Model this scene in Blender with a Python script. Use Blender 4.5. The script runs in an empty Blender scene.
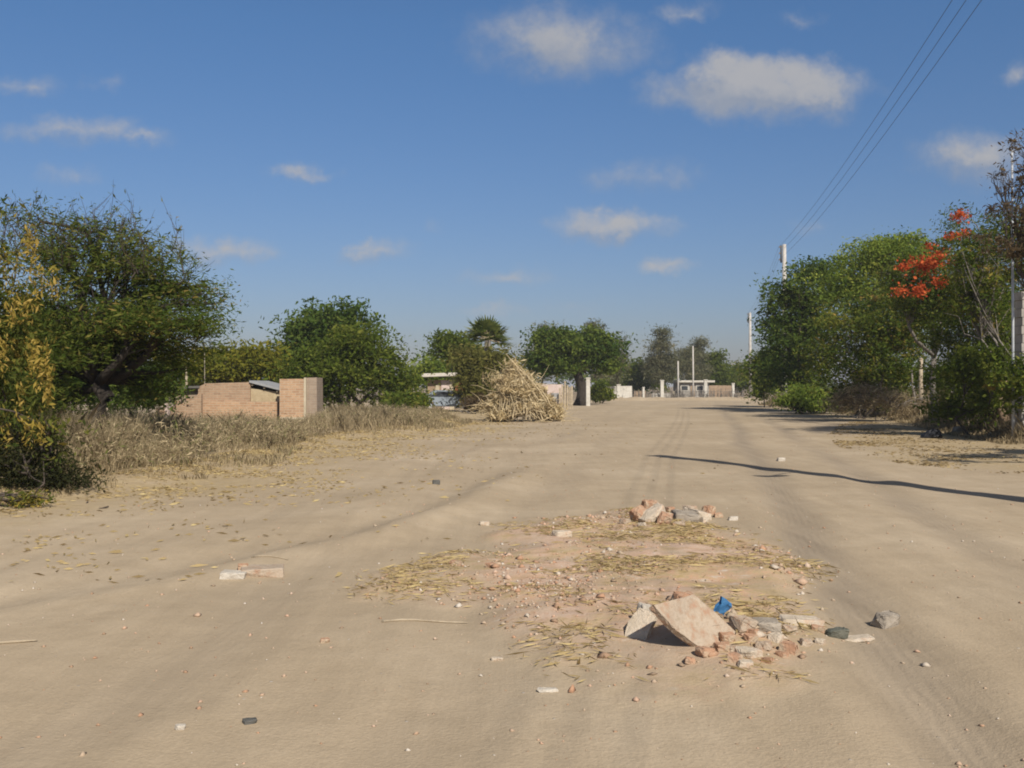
import bpy, bmesh, math
import numpy as np
from mathutils import Vector, Matrix, Euler
R = math.radians
S = bpy.context.scene
COL = S.collection
CAM_H = 1.4
F = 1000.0
HOR = 386.0
SUN_EL = 40.0
SUN_DIR = Vector((0.381, -0.925, 0))            # where the sun stands, seen from the place

# ------------------------------------------------------------------ numbers
def hash2(ix, iy, seed):
    n = (ix.astype(np.int64) * 374761393 + iy.astype(np.int64) * 668265263 + seed * 1442695041) & 0xffffffff
    n = ((n ^ (n >> 13)) * 1274126177) & 0xffffffff
    n = n ^ (n >> 16)
    return (n & 0xffff) / 65535.0

def vnoise(x, y, seed=0):
    x = np.asarray(x, float); y = np.asarray(y, float)
    ix = np.floor(x); iy = np.floor(y)
    fx = x - ix; fy = y - iy
    fx = fx * fx * (3 - 2 * fx); fy = fy * fy * (3 - 2 * fy)
    a = hash2(ix, iy, seed); b = hash2(ix + 1, iy, seed)
    c = hash2(ix, iy + 1, seed); d = hash2(ix + 1, iy + 1, seed)
    return (a + (b - a) * fx) * (1 - fy) + (c + (d - c) * fx) * fy - 0.5

def fbm(x, y, seed=0, octs=4):
    v = 0; a = 1.0
    for k in range(octs):
        v = v + a * vnoise(np.asarray(x) * 2**k + 17.3 * k, np.asarray(y) * 2**k - 9.1 * k, seed + k)
        a *= .5
    return v

def sstep(a, b, x):
    t = np.clip((np.asarray(x, float) - a) / (b - a), 0, 1)
    return t * t * (3 - 2 * t)

# lane centre lines of the dirt road, in metres from the viewpoint
def lane_right(y): return 1.65 + .195 * np.asarray(y, float)
def lane_left(y):
    return np.interp(y, [-40, 0, 4.5, 8, 12.3, 18, 32, 48, 100], [-9, -2.6, -.95, -.75, -.4, .4, 2.8, 6, 16])
def lane_side(y):                                  # the older track that swings out of the lower left
    return np.interp(y, [-10, 5.4, 7, 9.2, 11.5, 15, 22, 41, 80], [-9, -5, -3.6, -2.4, -1.75, -1.2, -.2, 2.2, 9])
def verge_left(y):                                 # edge of the dry grass on the left
    return np.interp(y, [0, 9, 12.3, 14.9, 20, 26, 33, 38], [-8.5, -7.4, -6.3, -5.1, -4.9, -4.6, -2.7, -2.2])
def verge_right(y):
    return np.interp(y, [0, 10, 20, 28, 44, 58, 75, 100], [10, 11, 12, 13.2, 17, 18.0, 19, 26])
def litter_right(y):
    return np.interp(y, [0, 14, 18, 22, 28, 36, 44, 58], [10, 9.0, 7.4, 7.7, 9.2, 12.2, 16, 18])
def rubble_mask(x, y):
    cx = .95 + .05 * (y - 7)
    d = ((x - cx) / (1.05 + .08 * (y - 6))) ** 2 + ((y - 7.6) / 3.1) ** 2
    d = d + .55 * fbm(x * 1.6, y * 1.2, 51, 4)
    m = 1 - sstep(.45, 1.45, d)
    d2 = ((x + .15) / .9) ** 2 + ((y - 7.2) / 1.0) ** 2 + .8 * fbm(x * 2, y * 2, 57)
    return np.clip(np.maximum(m, .55 * (1 - sstep(.3, 1.3, d2))), 0, 1)

def ground_h(x, y):
    x = np.asarray(x, float); y = np.asarray(y, float)
    h = .035 * fbm(x / 8, y / 8, 3, 3)
    near = 1 - sstep(30, 80, np.abs(y))
    h = h + near * .011 * fbm(x / .9, y / .9, 11, 4)
    h = h + near * .03 * np.clip(fbm(x / 2.6, y / 4.0, 23, 3), -.5, .6)
    brk = np.clip(.6 + 1.6 * fbm(x / 3.0, y / 5.0, 37, 3), 0, 1.3)
    for lane, dep, wd in ((lane_right, .034, .26), (lane_left, .010, .30), (lane_side, .034, .36)):
        c = lane(y) + .12 * fbm(y / 4, y * 0 + 3, 31, 2)
        dep = dep * brk
        for o in (-.72, .72):
            d = (x - c - o) / wd
            h = h - dep * near * np.exp(-d * d)
            d = (np.abs(x - c - o) - wd * 1.5) / (wd * .66)
            h = h + dep * .45 * near * np.exp(-d * d)
    # ridge thrown up beside the old track, and the rubble hump
    d = (x - lane_side(y) - 1.15) / .35
    h = h + .07 * np.exp(-d * d) * sstep(6, 9, y) * (1 - sstep(14, 19, y))
    rb = rubble_mask(x, y)
    h = h + rb * (.07 + .05 * fbm(x * 2.2, y * 2.2, 41, 4))
    # verges stand a little proud; land falls away behind the grass on the left
    h = h + .10 * (1 - sstep(-.5, .8, x - verge_left(y))) * (1 - sstep(40, 60, y))
    h = h - .42 * (1 - sstep(-14, -6, x)) * sstep(24, 34, y) * (1 - sstep(120, 200, y))
    h = h + .12 * sstep(-.6, .8, x - verge_right(y))
    return h

def ground_pt(px, py, zrel=0.0):
    ys = np.geomspace(2.5, 160, 4000); xs = (px - 512.0) / F * ys
    d = (CAM_H - (py - HOR) / F * ys) - (ground_h(xs, ys) + zrel)
    i = int(np.argmax(d < 0)); i = max(i, 1)
    t = d[i-1] / (d[i-1] - d[i] + 1e-9); y = ys[i-1] + (ys[i] - ys[i-1]) * t
    return (px - 512.0) / F * y, y

def H(x, y): return float(ground_h(np.array([x]), np.array([y]))[0])
def gx(px, y): return (px - 512.0) / F * y
def gz(py, y): return CAM_H - (py - HOR) / F * y
def gy(py): return CAM_H * F / (py - HOR)          # distance of a ground point on the level

# ------------------------------------------------------------------ materials
def new_mat(name):
    m = bpy.data.materials.new(name); m.use_nodes = True
    nt = m.node_tree
    return m, nt, nt.nodes['Principled BSDF']

def N(nt, typ, **kw):
    n = nt.nodes.new(typ)
    for k, v in kw.items():
        if k.startswith('i_'):
            key = k[2:]
            n.inputs[int(key) if key.isdigit() else key].default_value = v
        else:
            setattr(n, k, v)
    return n

def rgba(c): return (c[0], c[1], c[2], 1.0)

def ramp(nt, fac, stops):
    r = N(nt, 'ShaderNodeValToRGB')
    el = r.color_ramp.elements
    el[0].position, el[0].color = stops[0][0], rgba(stops[0][1])
    el[1].position, el[1].color = stops[-1][0], rgba(stops[-1][1])
    for p, c in stops[1:-1]:
        e = el.new(p); e.color = rgba(c)
    nt.links.new(fac, r.inputs[0])
    return r.outputs[0]

def noise(nt, vec, scale, detail=5, rough=.55):
    n = N(nt, 'ShaderNodeTexNoise'); n.inputs['Scale'].default_value = scale
    n.inputs['Detail'].default_value = detail; n.inputs['Roughness'].default_value = rough
    nt.links.new(vec, n.inputs['Vector'])
    return n.outputs['Fac']

def mixc(nt, fac, a, b, mode='MIX'):
    m = N(nt, 'ShaderNodeMix', data_type='RGBA', blend_type=mode)
    if isinstance(fac, (int, float)): m.inputs[0].default_value = fac
    else: nt.links.new(fac, m.inputs[0])
    for k, v in ((6, a), (7, b)):
        if isinstance(v, (tuple, list)): m.inputs[k].default_value = rgba(v)
        else: nt.links.new(v, m.inputs[k])
    return m.outputs[2]

def math_n(nt, op, a, b=None):
    m = N(nt, 'ShaderNodeMath', operation=op)
    for k, v in ((0, a), (1, b)):
        if v is None: continue
        if isinstance(v, (int, float)): m.inputs[k].default_value = v
        else: nt.links.new(v, m.inputs[k])
    return m.outputs[0]

def leaf_mat(name, stops, transl=.42):
    """leaves: colour picked per leaf by the 'tint' attribute, thin enough for some light to pass"""
    m, nt, b = new_mat(name)
    at = N(nt, 'ShaderNodeAttribute', attribute_name='tint')
    c = ramp(nt, at.outputs['Fac'], stops)
    nt.nodes.remove(b)
    d = N(nt, 'ShaderNodeBsdfDiffuse'); t = N(nt, 'ShaderNodeBsdfTranslucent')
    nt.links.new(c, d.inputs[0]); nt.links.new(c, t.inputs[0])
    mx = N(nt, 'ShaderNodeMixShader'); mx.inputs[0].default_value = transl
    nt.links.new(d.outputs[0], mx.inputs[1]); nt.links.new(t.outputs[0], mx.inputs[2])
    nt.links.new(mx.outputs[0], nt.nodes['Material Output'].inputs[0])
    return m

def rough_mat(name, stops, scale=6, rough=.9, bump=.3, detail=6, bscale=None):
    m, nt, b = new_mat(name)
    tc = N(nt, 'ShaderNodeTexCoord')
    f = noise(nt, tc.outputs['Object'], scale, detail, .6)
    c = ramp(nt, f, stops)
    nt.links.new(c, b.inputs['Base Color'])
    b.inputs['Roughness'].default_value = rough
    b.inputs['Specular IOR Level'].default_value = .2
    if bump:
        bp = N(nt, 'ShaderNodeBump'); bp.inputs['Strength'].default_value = bump
        bp.inputs['Distance'].default_value = .02
        nt.links.new(noise(nt, tc.outputs['Object'], bscale or scale * 5, 4), bp.inputs['Height'])
        nt.links.new(bp.outputs[0], b.inputs['Normal'])
    return m

def brick_mat(name, c1, c2, mortar, scale=1.0):
    m, nt, b = new_mat(name)
    tc = N(nt, 'ShaderNodeTexCoord'); sp = N(nt, 'ShaderNodeSeparateXYZ'); cb = N(nt, 'ShaderNodeCombineXYZ')
    nt.links.new(tc.outputs['Object'], sp.inputs[0])
    nt.links.new(math_n(nt, 'ADD', sp.outputs[0], sp.outputs[1]), cb.inputs[0])
    nt.links.new(sp.outputs[2], cb.inputs[1])
    br = N(nt, 'ShaderNodeTexBrick')
    br.inputs['Color1'].default_value = rgba(c1); br.inputs['Color2'].default_value = rgba(c2)
    br.inputs['Mortar'].default_value = rgba(mortar)
    br.inputs['Scale'].default_value = scale
    br.inputs['Brick Width'].default_value = .27; br.inputs['Row Height'].default_value = .085
    br.inputs['Mortar Size'].default_value = .011; br.inputs['Bias'].default_value = -.1
    nt.links.new(cb.outputs[0], br.inputs['Vector'])
    f = noise(nt, tc.outputs['Object'], 1.3, 6, .65)
    c = mixc(nt, f, br.outputs['Color'], (.40, .31, .22), 'MIX')
    mm = nt.nodes[-1] if False else None
    n2 = noise(nt, tc.outputs['Object'], 9, 3)
    c = mixc(nt, .55, c, ramp(nt, n2, [(.35, (.42, .36, .31)), (.65, (1.08, 1.06, 1.04))]), 'MULTIPLY')
    # wall dust: only partly covers the courses
    c = mixc(nt, .62, c, br.outputs['Color'])
    nt.links.new(c, b.inputs['Base Color']); b.inputs['Roughness'].default_value = .92
    b.inputs['Specular IOR Level'].default_value = .15
    bp = N(nt, 'ShaderNodeBump'); bp.inputs['Strength'].default_value = .5; bp.inputs['Distance'].default_value = .015
    nt.links.new(br.outputs['Fac'], bp.inputs['Height']); bp.invert = True
    nt.links.new(bp.outputs[0], b.inputs['Normal'])
    return m

M = {}
def season(stops, f): return [(p, (c[0]*f[0]*1.06, c[1]*f[1], c[2]*f[2]*.62)) for p, c in stops]
def build_materials():
    # leaves
    M['mesquite'] = leaf_mat('mesquite_leaf', season([(0, (0.056, 0.093, 0.024)), (.45, (0.115, 0.162, 0.039)), (.8, (0.204, 0.217, 0.063)), (1, (0.315, 0.240, 0.090))], (0.841, 0.870, 1.071)))
    M['yellowing'] = leaf_mat('yellowing_leaf', [(0, (.06, .085, .02)), (.4, (.15, .16, .035)), (.75, (.36, .27, .055)), (1, (.50, .36, .10))])
    M['dark'] = leaf_mat('dark_leaf', season([(0, (0.033, 0.063, 0.027)), (.5, (0.067, 0.108, 0.039)), (1, (0.139, 0.173, 0.060))], (1.162, 1.199, 1.048)))
    M['gloom'] = leaf_mat('shaded_shrub_leaf', [(0, (.02, .025, .012)), (.5, (.045, .05, .02)), (1, (.10, .09, .035))])  # leaves coloured near black in place of deep shade under the tree
    M['olive'] = leaf_mat('olive_leaf', season([(0, (0.074, 0.093, 0.024)), (.5, (0.152, 0.162, 0.039)), (1, (0.296, 0.247, 0.075))], (0.758, 0.986, 1.012)))
    M['golden'] = leaf_mat('golden_leaf', season([(0, (.11, .12, .03)), (.5, (.24, .20, .04)), (1, (.44, .31, .06))], (0.78, 0.98, 1.1)))
    M['bright'] = leaf_mat('bright_leaf', [(0, (0.083, 0.132, 0.024)), (.5, (0.194, 0.262, 0.042)), (1, (0.370, 0.390, 0.075))])
    M['drygreen'] = leaf_mat('dry_green_leaf', season([(0, (0.130, 0.112, 0.045)), (.5, (0.241, 0.195, 0.075)), (1, (0.407, 0.285, 0.128))], (0.673, 0.867, 0.935)))
    M['mixed'] = leaf_mat('mixed_leaf', season([(0, (0.056, 0.075, 0.021)), (.45, (0.130, 0.143, 0.036)), (.8, (0.241, 0.188, 0.054)), (1, (0.407, 0.225, 0.090))], (0.854, 1.129, 1.190)))
    M['casuarina'] = leaf_mat('casuarina_leaf', [(0, (0.093, 0.102, 0.060)), (.5, (0.170, 0.173, 0.093)), (1, (0.278, 0.247, 0.143))])
    M['fan'] = leaf_mat('fan_palm_leaf', [(0, (0.056, 0.090, 0.022)), (.5, (0.139, 0.180, 0.038)), (1, (0.296, 0.300, 0.075))])
    M['rusty'] = leaf_mat('rusty_leaf', [(0, (.07, .05, .028)), (.5, (.13, .092, .05)), (1, (.22, .165, .09))])
    M['flower'] = leaf_mat('flame_flower', [(0, (.34, .05, .018)), (.5, (.50, .095, .03)), (1, (.62, .17, .06))], .25)
    M['straw'] = leaf_mat('straw_blade', [(0, (.13, .10, .065)), (.5, (.26, .205, .13)), (1, (.46, .38, .24))], .2)
    M['weed'] = leaf_mat('weed_blade', [(0, (.14, .108, .062)), (.45, (.30, .235, .14)), (.88, (.60, .49, .30)), (1, (.17, .19, .06))], .3)
    M['brush'] = leaf_mat('brush_leaf', [(0, (.30, .22, .11)), (.4, (.50, .39, .21)), (1, (.68, .57, .36))], .25)
    M['litter'] = leaf_mat('litter_leaf', [(0, (.26, .19, .10)), (.5, (.42, .32, .16)), (1, (.56, .45, .22))], .2)
    # bark and timber
    M['bark'] = rough_mat('bark', [(.3, (.045, .035, .028)), (.7, (.11, .088, .07))], 9, .95, .6)
    M['darkbark'] = rough_mat('dark_bark', [(.3, (.025, .02, .016)), (.7, (.06, .05, .04))], 9, .95, .6)
    M['greybark'] = rough_mat('grey_bark', [(.3, (.13, .115, .1)), (.7, (.27, .24, .2))], 9, .95, .5)
    M['palewood'] = rough_mat('pale_wood', [(.3, (.28, .22, .15)), (.7, (.5, .42, .3))], 8, .9, .4)
    M['twig'] = rough_mat('dry_twig', [(.3, (.36, .28, .16)), (.7, (.60, .49, .31))], 8, .9, .2)
    # masonry
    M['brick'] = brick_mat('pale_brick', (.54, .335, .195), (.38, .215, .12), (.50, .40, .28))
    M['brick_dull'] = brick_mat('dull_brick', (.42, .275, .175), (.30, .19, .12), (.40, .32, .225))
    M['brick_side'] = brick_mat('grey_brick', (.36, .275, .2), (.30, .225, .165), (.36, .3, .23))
    M['concrete'] = rough_mat('concrete', [(.3, (.27, .25, .22)), (.7, (.44, .41, .36))], 4, .92, .3)
    M['pole'] = rough_mat('pole_concrete', [(.3, (.38, .35, .31)), (.7, (.55, .52, .47))], 3, .9, .2)
    M['whitewash'] = rough_mat('whitewash', [(.25, (.42, .385, .32)), (.6, (.60, .57, .50))], 5, .85, .2)
    M['cream'] = rough_mat('cream_plaster', [(.3, (.42, .36, .25)), (.7, (.58, .5, .36))], 3, .9, .2)
    M['tanwall'] = rough_mat('tan_wall', [(.3, (.36, .28, .17)), (.7, (.50, .41, .26))], 5, .9, .3)
    M['pinkwash'] = rough_mat('pink_plaster', [(.3, (.5, .38, .33)), (.7, (.64, .54, .49))], 4, .9, .2)
    M['sheet'] = rough_mat('roof_sheet', [(.3, (.22, .22, .215)), (.7, (.36, .36, .355))], 5, .7, .1)
    M['slab'] = rough_mat('roof_slab', [(.3, (.09, .085, .08)), (.7, (.18, .165, .15))], 3, .8, .2)
    M['paleslab'] = rough_mat('pale_slab', [(.3, (.5, .45, .38)), (.7, (.66, .61, .53))], 3, .9, .2)
    M['rust'] = rough_mat('rusty_panel', [(.3, (.26, .085, .04)), (.7, (.45, .19, .09))], 6, .9, .2)
    M['darkopen'] = rough_mat('dark_glass', [(.3, (.03, .035, .04)), (.7, (.06, .065, .07))], 3, .3, 0)
    M['mud'] = rough_mat('mud_wall', [(.3, (.24, .17, .11)), (.7, (.38, .28, .19))], 3, .95, .3)
    # rubble
    M['redbrick'] = rough_mat('broken_brick', [(.3, (.36, .19, .11)), (.48, (.43, .265, .17)), (.62, (.45, .355, .25))], 13, .95, .5)
    M['mortar'] = rough_mat('mortar_lump', [(.3, (.40, .33, .24)), (.55, (.54, .46, .36)), (.7, (.48, .33, .22))], 12, .95, .5)
    M['pinkmortar'] = rough_mat('pink_mortar', [(.34, (.38, .235, .155)), (.45, (.40, .31, .225)), (.56, (.45, .365, .275)), (.66, (.36, .285, .205))], 16, .95, .5)
    M['greystone'] = rough_mat('grey_stone', [(.3, (.23, .195, .155)), (.7, (.38, .33, .265))], 11, .9, .5)
    M['darkstone'] = rough_mat('dark_stone', [(.3, (.07, .07, .065)), (.7, (.14, .135, .12))], 8, .9, .4)
    M['mossy'] = rough_mat('mossy_stone', [(.3, (.07, .08, .065)), (.7, (.17, .165, .13))], 12, .9, .5)
    M['whitestone'] = rough_mat('white_stone', [(.3, (.42, .37, .30)), (.7, (.58, .53, .45))], 14, .9, .4)
    # odds and ends
    M['blue'] = rough_mat('blue_plastic', [(.3, (.03, .11, .24)), (.7, (.07, .2, .38))], 12, .4, .2)
    M['black'] = rough_mat('black_plastic', [(.3, (.012, .013, .016)), (.7, (.03, .03, .035))], 10, .45, .3)
    M['carpaint'] = rough_mat('car_paint', [(.3, (.20, .235, .27)), (.7, (.27, .31, .345))], 2, .35, 0)
    M['tyre'] = rough_mat('tyre', [(.3, (.02, .02, .02)), (.7, (.04, .04, .04))], 6, .9, .1)
    M['steel'] = rough_mat('galvanised', [(.3, (.38, .40, .42)), (.7, (.5, .52, .54))], 5, .5, 0)
    M['wire'] = rough_mat('cable', [(.3, (.06, .065, .075)), (.7, (.10, .105, .115))], 5, .6, 0)
    M['porcelain'] = rough_mat('porcelain', [(.3, (.25, .2, .17)), (.7, (.35, .3, .26))], 5, .3, 0)
    # ground
    m, nt, b = new_mat('dirt')
    geo = N(nt, 'ShaderNodeNewGeometry'); P = geo.outputs['Position']
    big = noise(nt, P, .35, 5, .6)
    c = ramp(nt, big, [(.3, (.405, .322, .220)), (.5, (.455, .364, .251)), (.68, (.522, .426, .303))])
    mid = noise(nt, P, 3.0, 6, .65)
    c = mixc(nt, .35, c, ramp(nt, mid, [(.3, (.68, .66, .63)), (.7, (1.05, 1.05, 1.05))]), 'MULTIPLY')
    # streaks along the direction of travel
    mp = N(nt, 'ShaderNodeMapping'); mp.inputs['Rotation'].default_value = (0, 0, R(11)); mp.inputs['Scale'].default_value = (5.0, .35, 1)
    nt.links.new(P, mp.inputs[0])
    stk = noise(nt, mp.outputs[0], 1.0, 5, .6)
    c = mixc(nt, .28, c, ramp(nt, stk, [(.35, (.74, .72, .69)), (.65, (1.03, 1.02, 1.0))]), 'MULTIPLY')
    # fine grit
    grit = noise(nt, P, 55, 3, .7)
    c = mixc(nt, .35, c, ramp(nt, grit, [(.33, (.72, .70, .67)), (.62, (1.06, 1.05, 1.03))]), 'MULTIPLY')
    peb = N(nt, 'ShaderNodeTexVoronoi', feature='F1'); peb.inputs['Scale'].default_value = 16; peb.inputs['Randomness'].default_value = 1
    nt.links.new(P, peb.inputs['Vector'])
    pm = ramp(nt, peb.outputs['Distance'], [(.10, (1, 1, 1)), (.16, (0, 0, 0))])
    psel = ramp(nt, peb.outputs['Color'], [(.80, (0, 0, 0)), (.86, (1, 1, 1))])
    pf = math_n(nt, 'MULTIPLY', pm, psel)
    c = mixc(nt, pf, c, ramp(nt, peb.outputs['Color'], [(.8, (.24, .2, .16)), (.9, (.5, .45, .38)), (1, (.42, .3, .22))]))
    # kinds of ground: straw and leaf litter, brick rubble, packed track
    ast = N(nt, 'ShaderNodeAttribute', attribute_name='straw'); arb = N(nt, 'ShaderNodeAttribute', attribute_name='rubble')
    atk = N(nt, 'ShaderNodeAttribute', attribute_name='track'); aso = N(nt, 'ShaderNodeAttribute', attribute_name='soil')
    mps = N(nt, 'ShaderNodeMapping'); mps.inputs['Scale'].default_value = (1.0, 2.2, 1); nt.links.new(P, mps.inputs[0])
    sn = noise(nt, mps.outputs[0], 7, 6, .7)
    stc = ramp(nt, sn, [(.3, (.24, .175, .095)), (.5, (.39, .295, .165)), (.68, (.50, .405, .23))])
    sf = math_n(nt, 'MULTIPLY', ast.outputs['Fac'], ramp(nt, noise(nt, P, 2.2, 6, .7), [(.38, (.35, .35, .35)), (.54, (1, 1, 1))]))
    c = mixc(nt, sf, c, stc)
    mpr = N(nt, 'ShaderNodeMapping'); mpr.inputs['Scale'].default_value = (1.0, 1.6, 1); nt.links.new(P, mpr.inputs[0])
    rn = noise(nt, mpr.outputs[0], 4.5, 7, .75)
    rbc = ramp(nt, rn, [(.34, (.26, .19, .09)), (.42, (.40, .29, .14)), (.49, (.47, .35, .21)), (.55, (.51, .31, .19)), (.61, (.50, .40, .29)), (.68, (.60, .52, .42))])
    pink = ramp(nt, rn, [(.34, (.42, .28, .17)), (.45, (.50, .34, .235)), (.53, (.54, .41, .31)), (.60, (.47, .29, .19)), (.68, (.62, .545, .46))])
    rbc = mixc(nt, ramp(nt, noise(nt, P, 1.1, 4, .6), [(.46, (0, 0, 0)), (.56, (1, 1, 1))]), rbc, pink)
    rf = math_n(nt, 'MULTIPLY', arb.outputs['Fac'], ramp(nt, noise(nt, P, 3.2, 6, .75), [(.34, (.2, .2, .2)), (.54, (1, 1, 1))]))
    c = mixc(nt, rf, c, rbc)
    tn = ramp(nt, stk, [(.3, (.275, .220, .156)), (.7, (.365, .294, .210))])
    c = mixc(nt, math_n(nt, 'MULTIPLY', atk.outputs['Fac'], .95), c, tn)
    c = mixc(nt, aso.outputs['Fac'], c, ramp(nt, mid, [(.3, (.19, .145, .095)), (.7, (.31, .24, .16))]))
    nt.links.new(c, b.inputs['Base Color']); b.inputs['Roughness'].default_value = .97
    b.inputs['Specular IOR Level'].default_value = .1
    clod = noise(nt, P, 14, 5, .7)
    hsum = math_n(nt, 'ADD', math_n(nt, 'ADD', math_n(nt, 'MULTIPLY', mid, .6), math_n(nt, 'MULTIPLY', clod, .18)), math_n(nt, 'ADD', math_n(nt, 'MULTIPLY', grit, .3), math_n(nt, 'MULTIPLY', pf, .25)))
    hsum = math_n(nt, 'ADD', hsum, math_n(nt, 'MULTIPLY', stk, .5))
    aac = N(nt, 'ShaderNodeAttribute', attribute_name='across')      # tyre ribs pressed along the wheel track
    ribs = math_n(nt, 'MULTIPLY', math_n(nt, 'SINE', math_n(nt, 'ADD', math_n(nt, 'MULTIPLY', aac.outputs['Fac'], 95.0), math_n(nt, 'MULTIPLY', mid, 5.0))), atk.outputs['Fac'])
    hsum = math_n(nt, 'ADD', hsum, math_n(nt, 'MULTIPLY', math_n(nt, 'MULTIPLY', ribs, ramp(nt, noise(nt, P, 1.2, 4, .6), [(.42, (0, 0, 0)), (.6, (1, 1, 1))])), .07))
    bp = N(nt, 'ShaderNodeBump'); bp.inputs['Strength'].default_value = .5; bp.inputs['Distance'].default_value = .035
    nt.links.new(hsum, bp.inputs['Height']); nt.links.new(bp.outputs[0], b.inputs['Normal'])
    M['dirt'] = m
build_materials()

# ------------------------------------------------------------------ objects
def tag(o, label=None, cat=None, group=None, kind=None):
    if label: o['label'] = label
    if cat: o['category'] = cat
    if group: o['group'] = group
    if kind: o['kind'] = kind
    return o

def thing(name, label, cat, loc, group=None, rz=0):
    o = bpy.data.objects.new(name, None); COL.objects.link(o)
    o.location = loc; o.rotation_euler = (0, 0, rz); o.empty_display_size = .2
    return tag(o, label, cat, group)

def link_mesh(name, me, mat, parent=None):
    o = bpy.data.objects.new(name, me); COL.objects.link(o)
    for m in (mat if isinstance(mat, (list, tuple)) else [mat]):
        me.materials.append(m)
    if parent is not None: o.parent = parent
    return o

def np_mesh(name, V, polys, k, mat, parent=None, tint=None, smooth=False):
    """V (n,3); polys (m,k) indices"""
    me = bpy.data.meshes.new(name)
    V = np.ascontiguousarray(V, np.float32); polys = np.ascontiguousarray(polys, np.int32)
    me.vertices.add(len(V)); me.vertices.foreach_set('co', V.ravel())
    me.loops.add(polys.size); me.loops.foreach_set('vertex_index', polys.ravel())
    me.polygons.add(len(polys))
    me.polygons.foreach_set('loop_start', np.arange(0, polys.size, k, dtype=np.int32))
    me.polygons.foreach_set('loop_total', np.full(len(polys), k, np.int32))
    if smooth: me.polygons.foreach_set('use_smooth', np.ones(len(polys), bool))
    me.update(calc_edges=True)
    if tint is not None:
        a = me.attributes.new('tint', 'FLOAT', 'FACE'); a.data.foreach_set('value', np.ascontiguousarray(tint, np.float32))
    return link_mesh(name, me, mat, parent)

class MB:
    """collects boxes, tubes and hulls, linked as ONE mesh"""
    def __init__(s): s.bm = bmesh.new()
    def box(s, x0, x1, y0, y1, z0, z1, mi=0):
        vs = [s.bm.verts.new(p) for p in ((x0,y0,z0),(x1,y0,z0),(x1,y1,z0),(x0,y1,z0),(x0,y0,z1),(x1,y0,z1),(x1,y1,z1),(x0,y1,z1))]
        for f in ((0,3,2,1),(4,5,6,7),(0,1,5,4),(1,2,6,5),(2,3,7,6),(3,0,4,7)):
            fc = s.bm.faces.new([vs[i] for i in f]); fc.material_index = mi
        return s
    def prism(s, prof, y0, y1):
        """prof: (x,z) outline, counter-clockwise seen from -Y"""
        a = [s.bm.verts.new((x, y0, z)) for x, z in prof]; b = [s.bm.verts.new((x, y1, z)) for x, z in prof]
        n = len(prof)
        s.bm.faces.new(a); s.bm.faces.new(b[::-1])
        for i in range(n): s.bm.faces.new([a[(i+1) % n], a[i], b[i], b[(i+1) % n]])
        return s
    def tube(s, pts, rad, n=6, cap=True):
        pts = [Vector(p) for p in pts]; rings = []
        for i, p in enumerate(pts):
            t = (pts[min(i+1, len(pts)-1)] - pts[max(i-1, 0)]).normalized()
            u = t.cross(Vector((0, 0, 1)) if abs(t.z) < .9 else Vector((1, 0, 0))).normalized(); v = t.cross(u)
            r = rad[i] if isinstance(rad, (list, tuple)) else rad
            rings.append([s.bm.verts.new(p + (u * math.cos(2*math.pi*k/n) + v * math.sin(2*math.pi*k/n)) * r) for k in range(n)])
        for a, b in zip(rings, rings[1:]):
            for k in range(n):
                f = s.bm.faces.new([a[k], a[(k+1) % n], b[(k+1) % n], b[k]]); f.smooth = True
        if cap:
            s.bm.faces.new(rings[0][::-1]); s.bm.faces.new(rings[-1])
        return s
    def hull(s, pts):
        vs = [s.bm.verts.new(p) for p in pts]
        r = bmesh.ops.convex_hull(s.bm, input=vs)
        bmesh.ops.delete(s.bm, geom=[g for g in r['geom_interior'] if isinstance(g, bmesh.types.BMVert)], context='VERTS')
        return s
    def jitter(s, amt, rng, sub=0):
        if sub: bmesh.ops.subdivide_edges(s.bm, edges=s.bm.edges[:], cuts=sub, use_grid_fill=True)
        for v in s.bm.verts: v.co += Vector(rng.normal(0, amt, 3))
        return s
    def bevel(s, w, seg=1):
        bmesh.ops.bevel(s.bm, geom=s.bm.edges[:], offset=w, segments=seg, affect='EDGES', clamp_overlap=True)
        return s
    def build(s, name, mat, parent=None):
        bmesh.ops.recalc_face_normals(s.bm, faces=s.bm.faces[:])
        me = bpy.data.meshes.new(name); s.bm.to_mesh(me); s.bm.free()
        return link_mesh(name, me, mat, parent)

# ------------------------------------------------------------------ foliage
def cards(rng, C, l, w, tint, up=0.0, flat=0.0):
    """leaf-sized diamond faces at centres C; l, w half sizes; up: droop(-)/rise(+); flat: pull towards level"""
    n = len(C)
    u = rng.normal(0, 1, (n, 3)); u[:, 2] = u[:, 2] * (1 - flat) + up
    u /= np.linalg.norm(u, axis=1, keepdims=True) + 1e-9
    r = rng.normal(0, 1, (n, 3)); r[:, 2] *= (1 - flat * .6)
    v = np.cross(u, r); v /= np.linalg.norm(v, axis=1, keepdims=True) + 1e-9
    k_ = np.clip(rng.lognormal(-.05, .34, n), .4, 2.0)
    L = (l * k_ * rng.uniform(.85, 1.15, n))[:, None]; Wd = (w * k_ * rng.uniform(.8, 1.2, n))[:, None]
    V = np.empty((n, 4, 3))
    V[:, 0] = C - u * L; V[:, 1] = C + v * Wd + u * L * .1; V[:, 2] = C + u * L; V[:, 3] = C - v * Wd + u * L * .1
    return V.reshape(-1, 3), np.arange(4 * n).reshape(n, 4), tint

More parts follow.
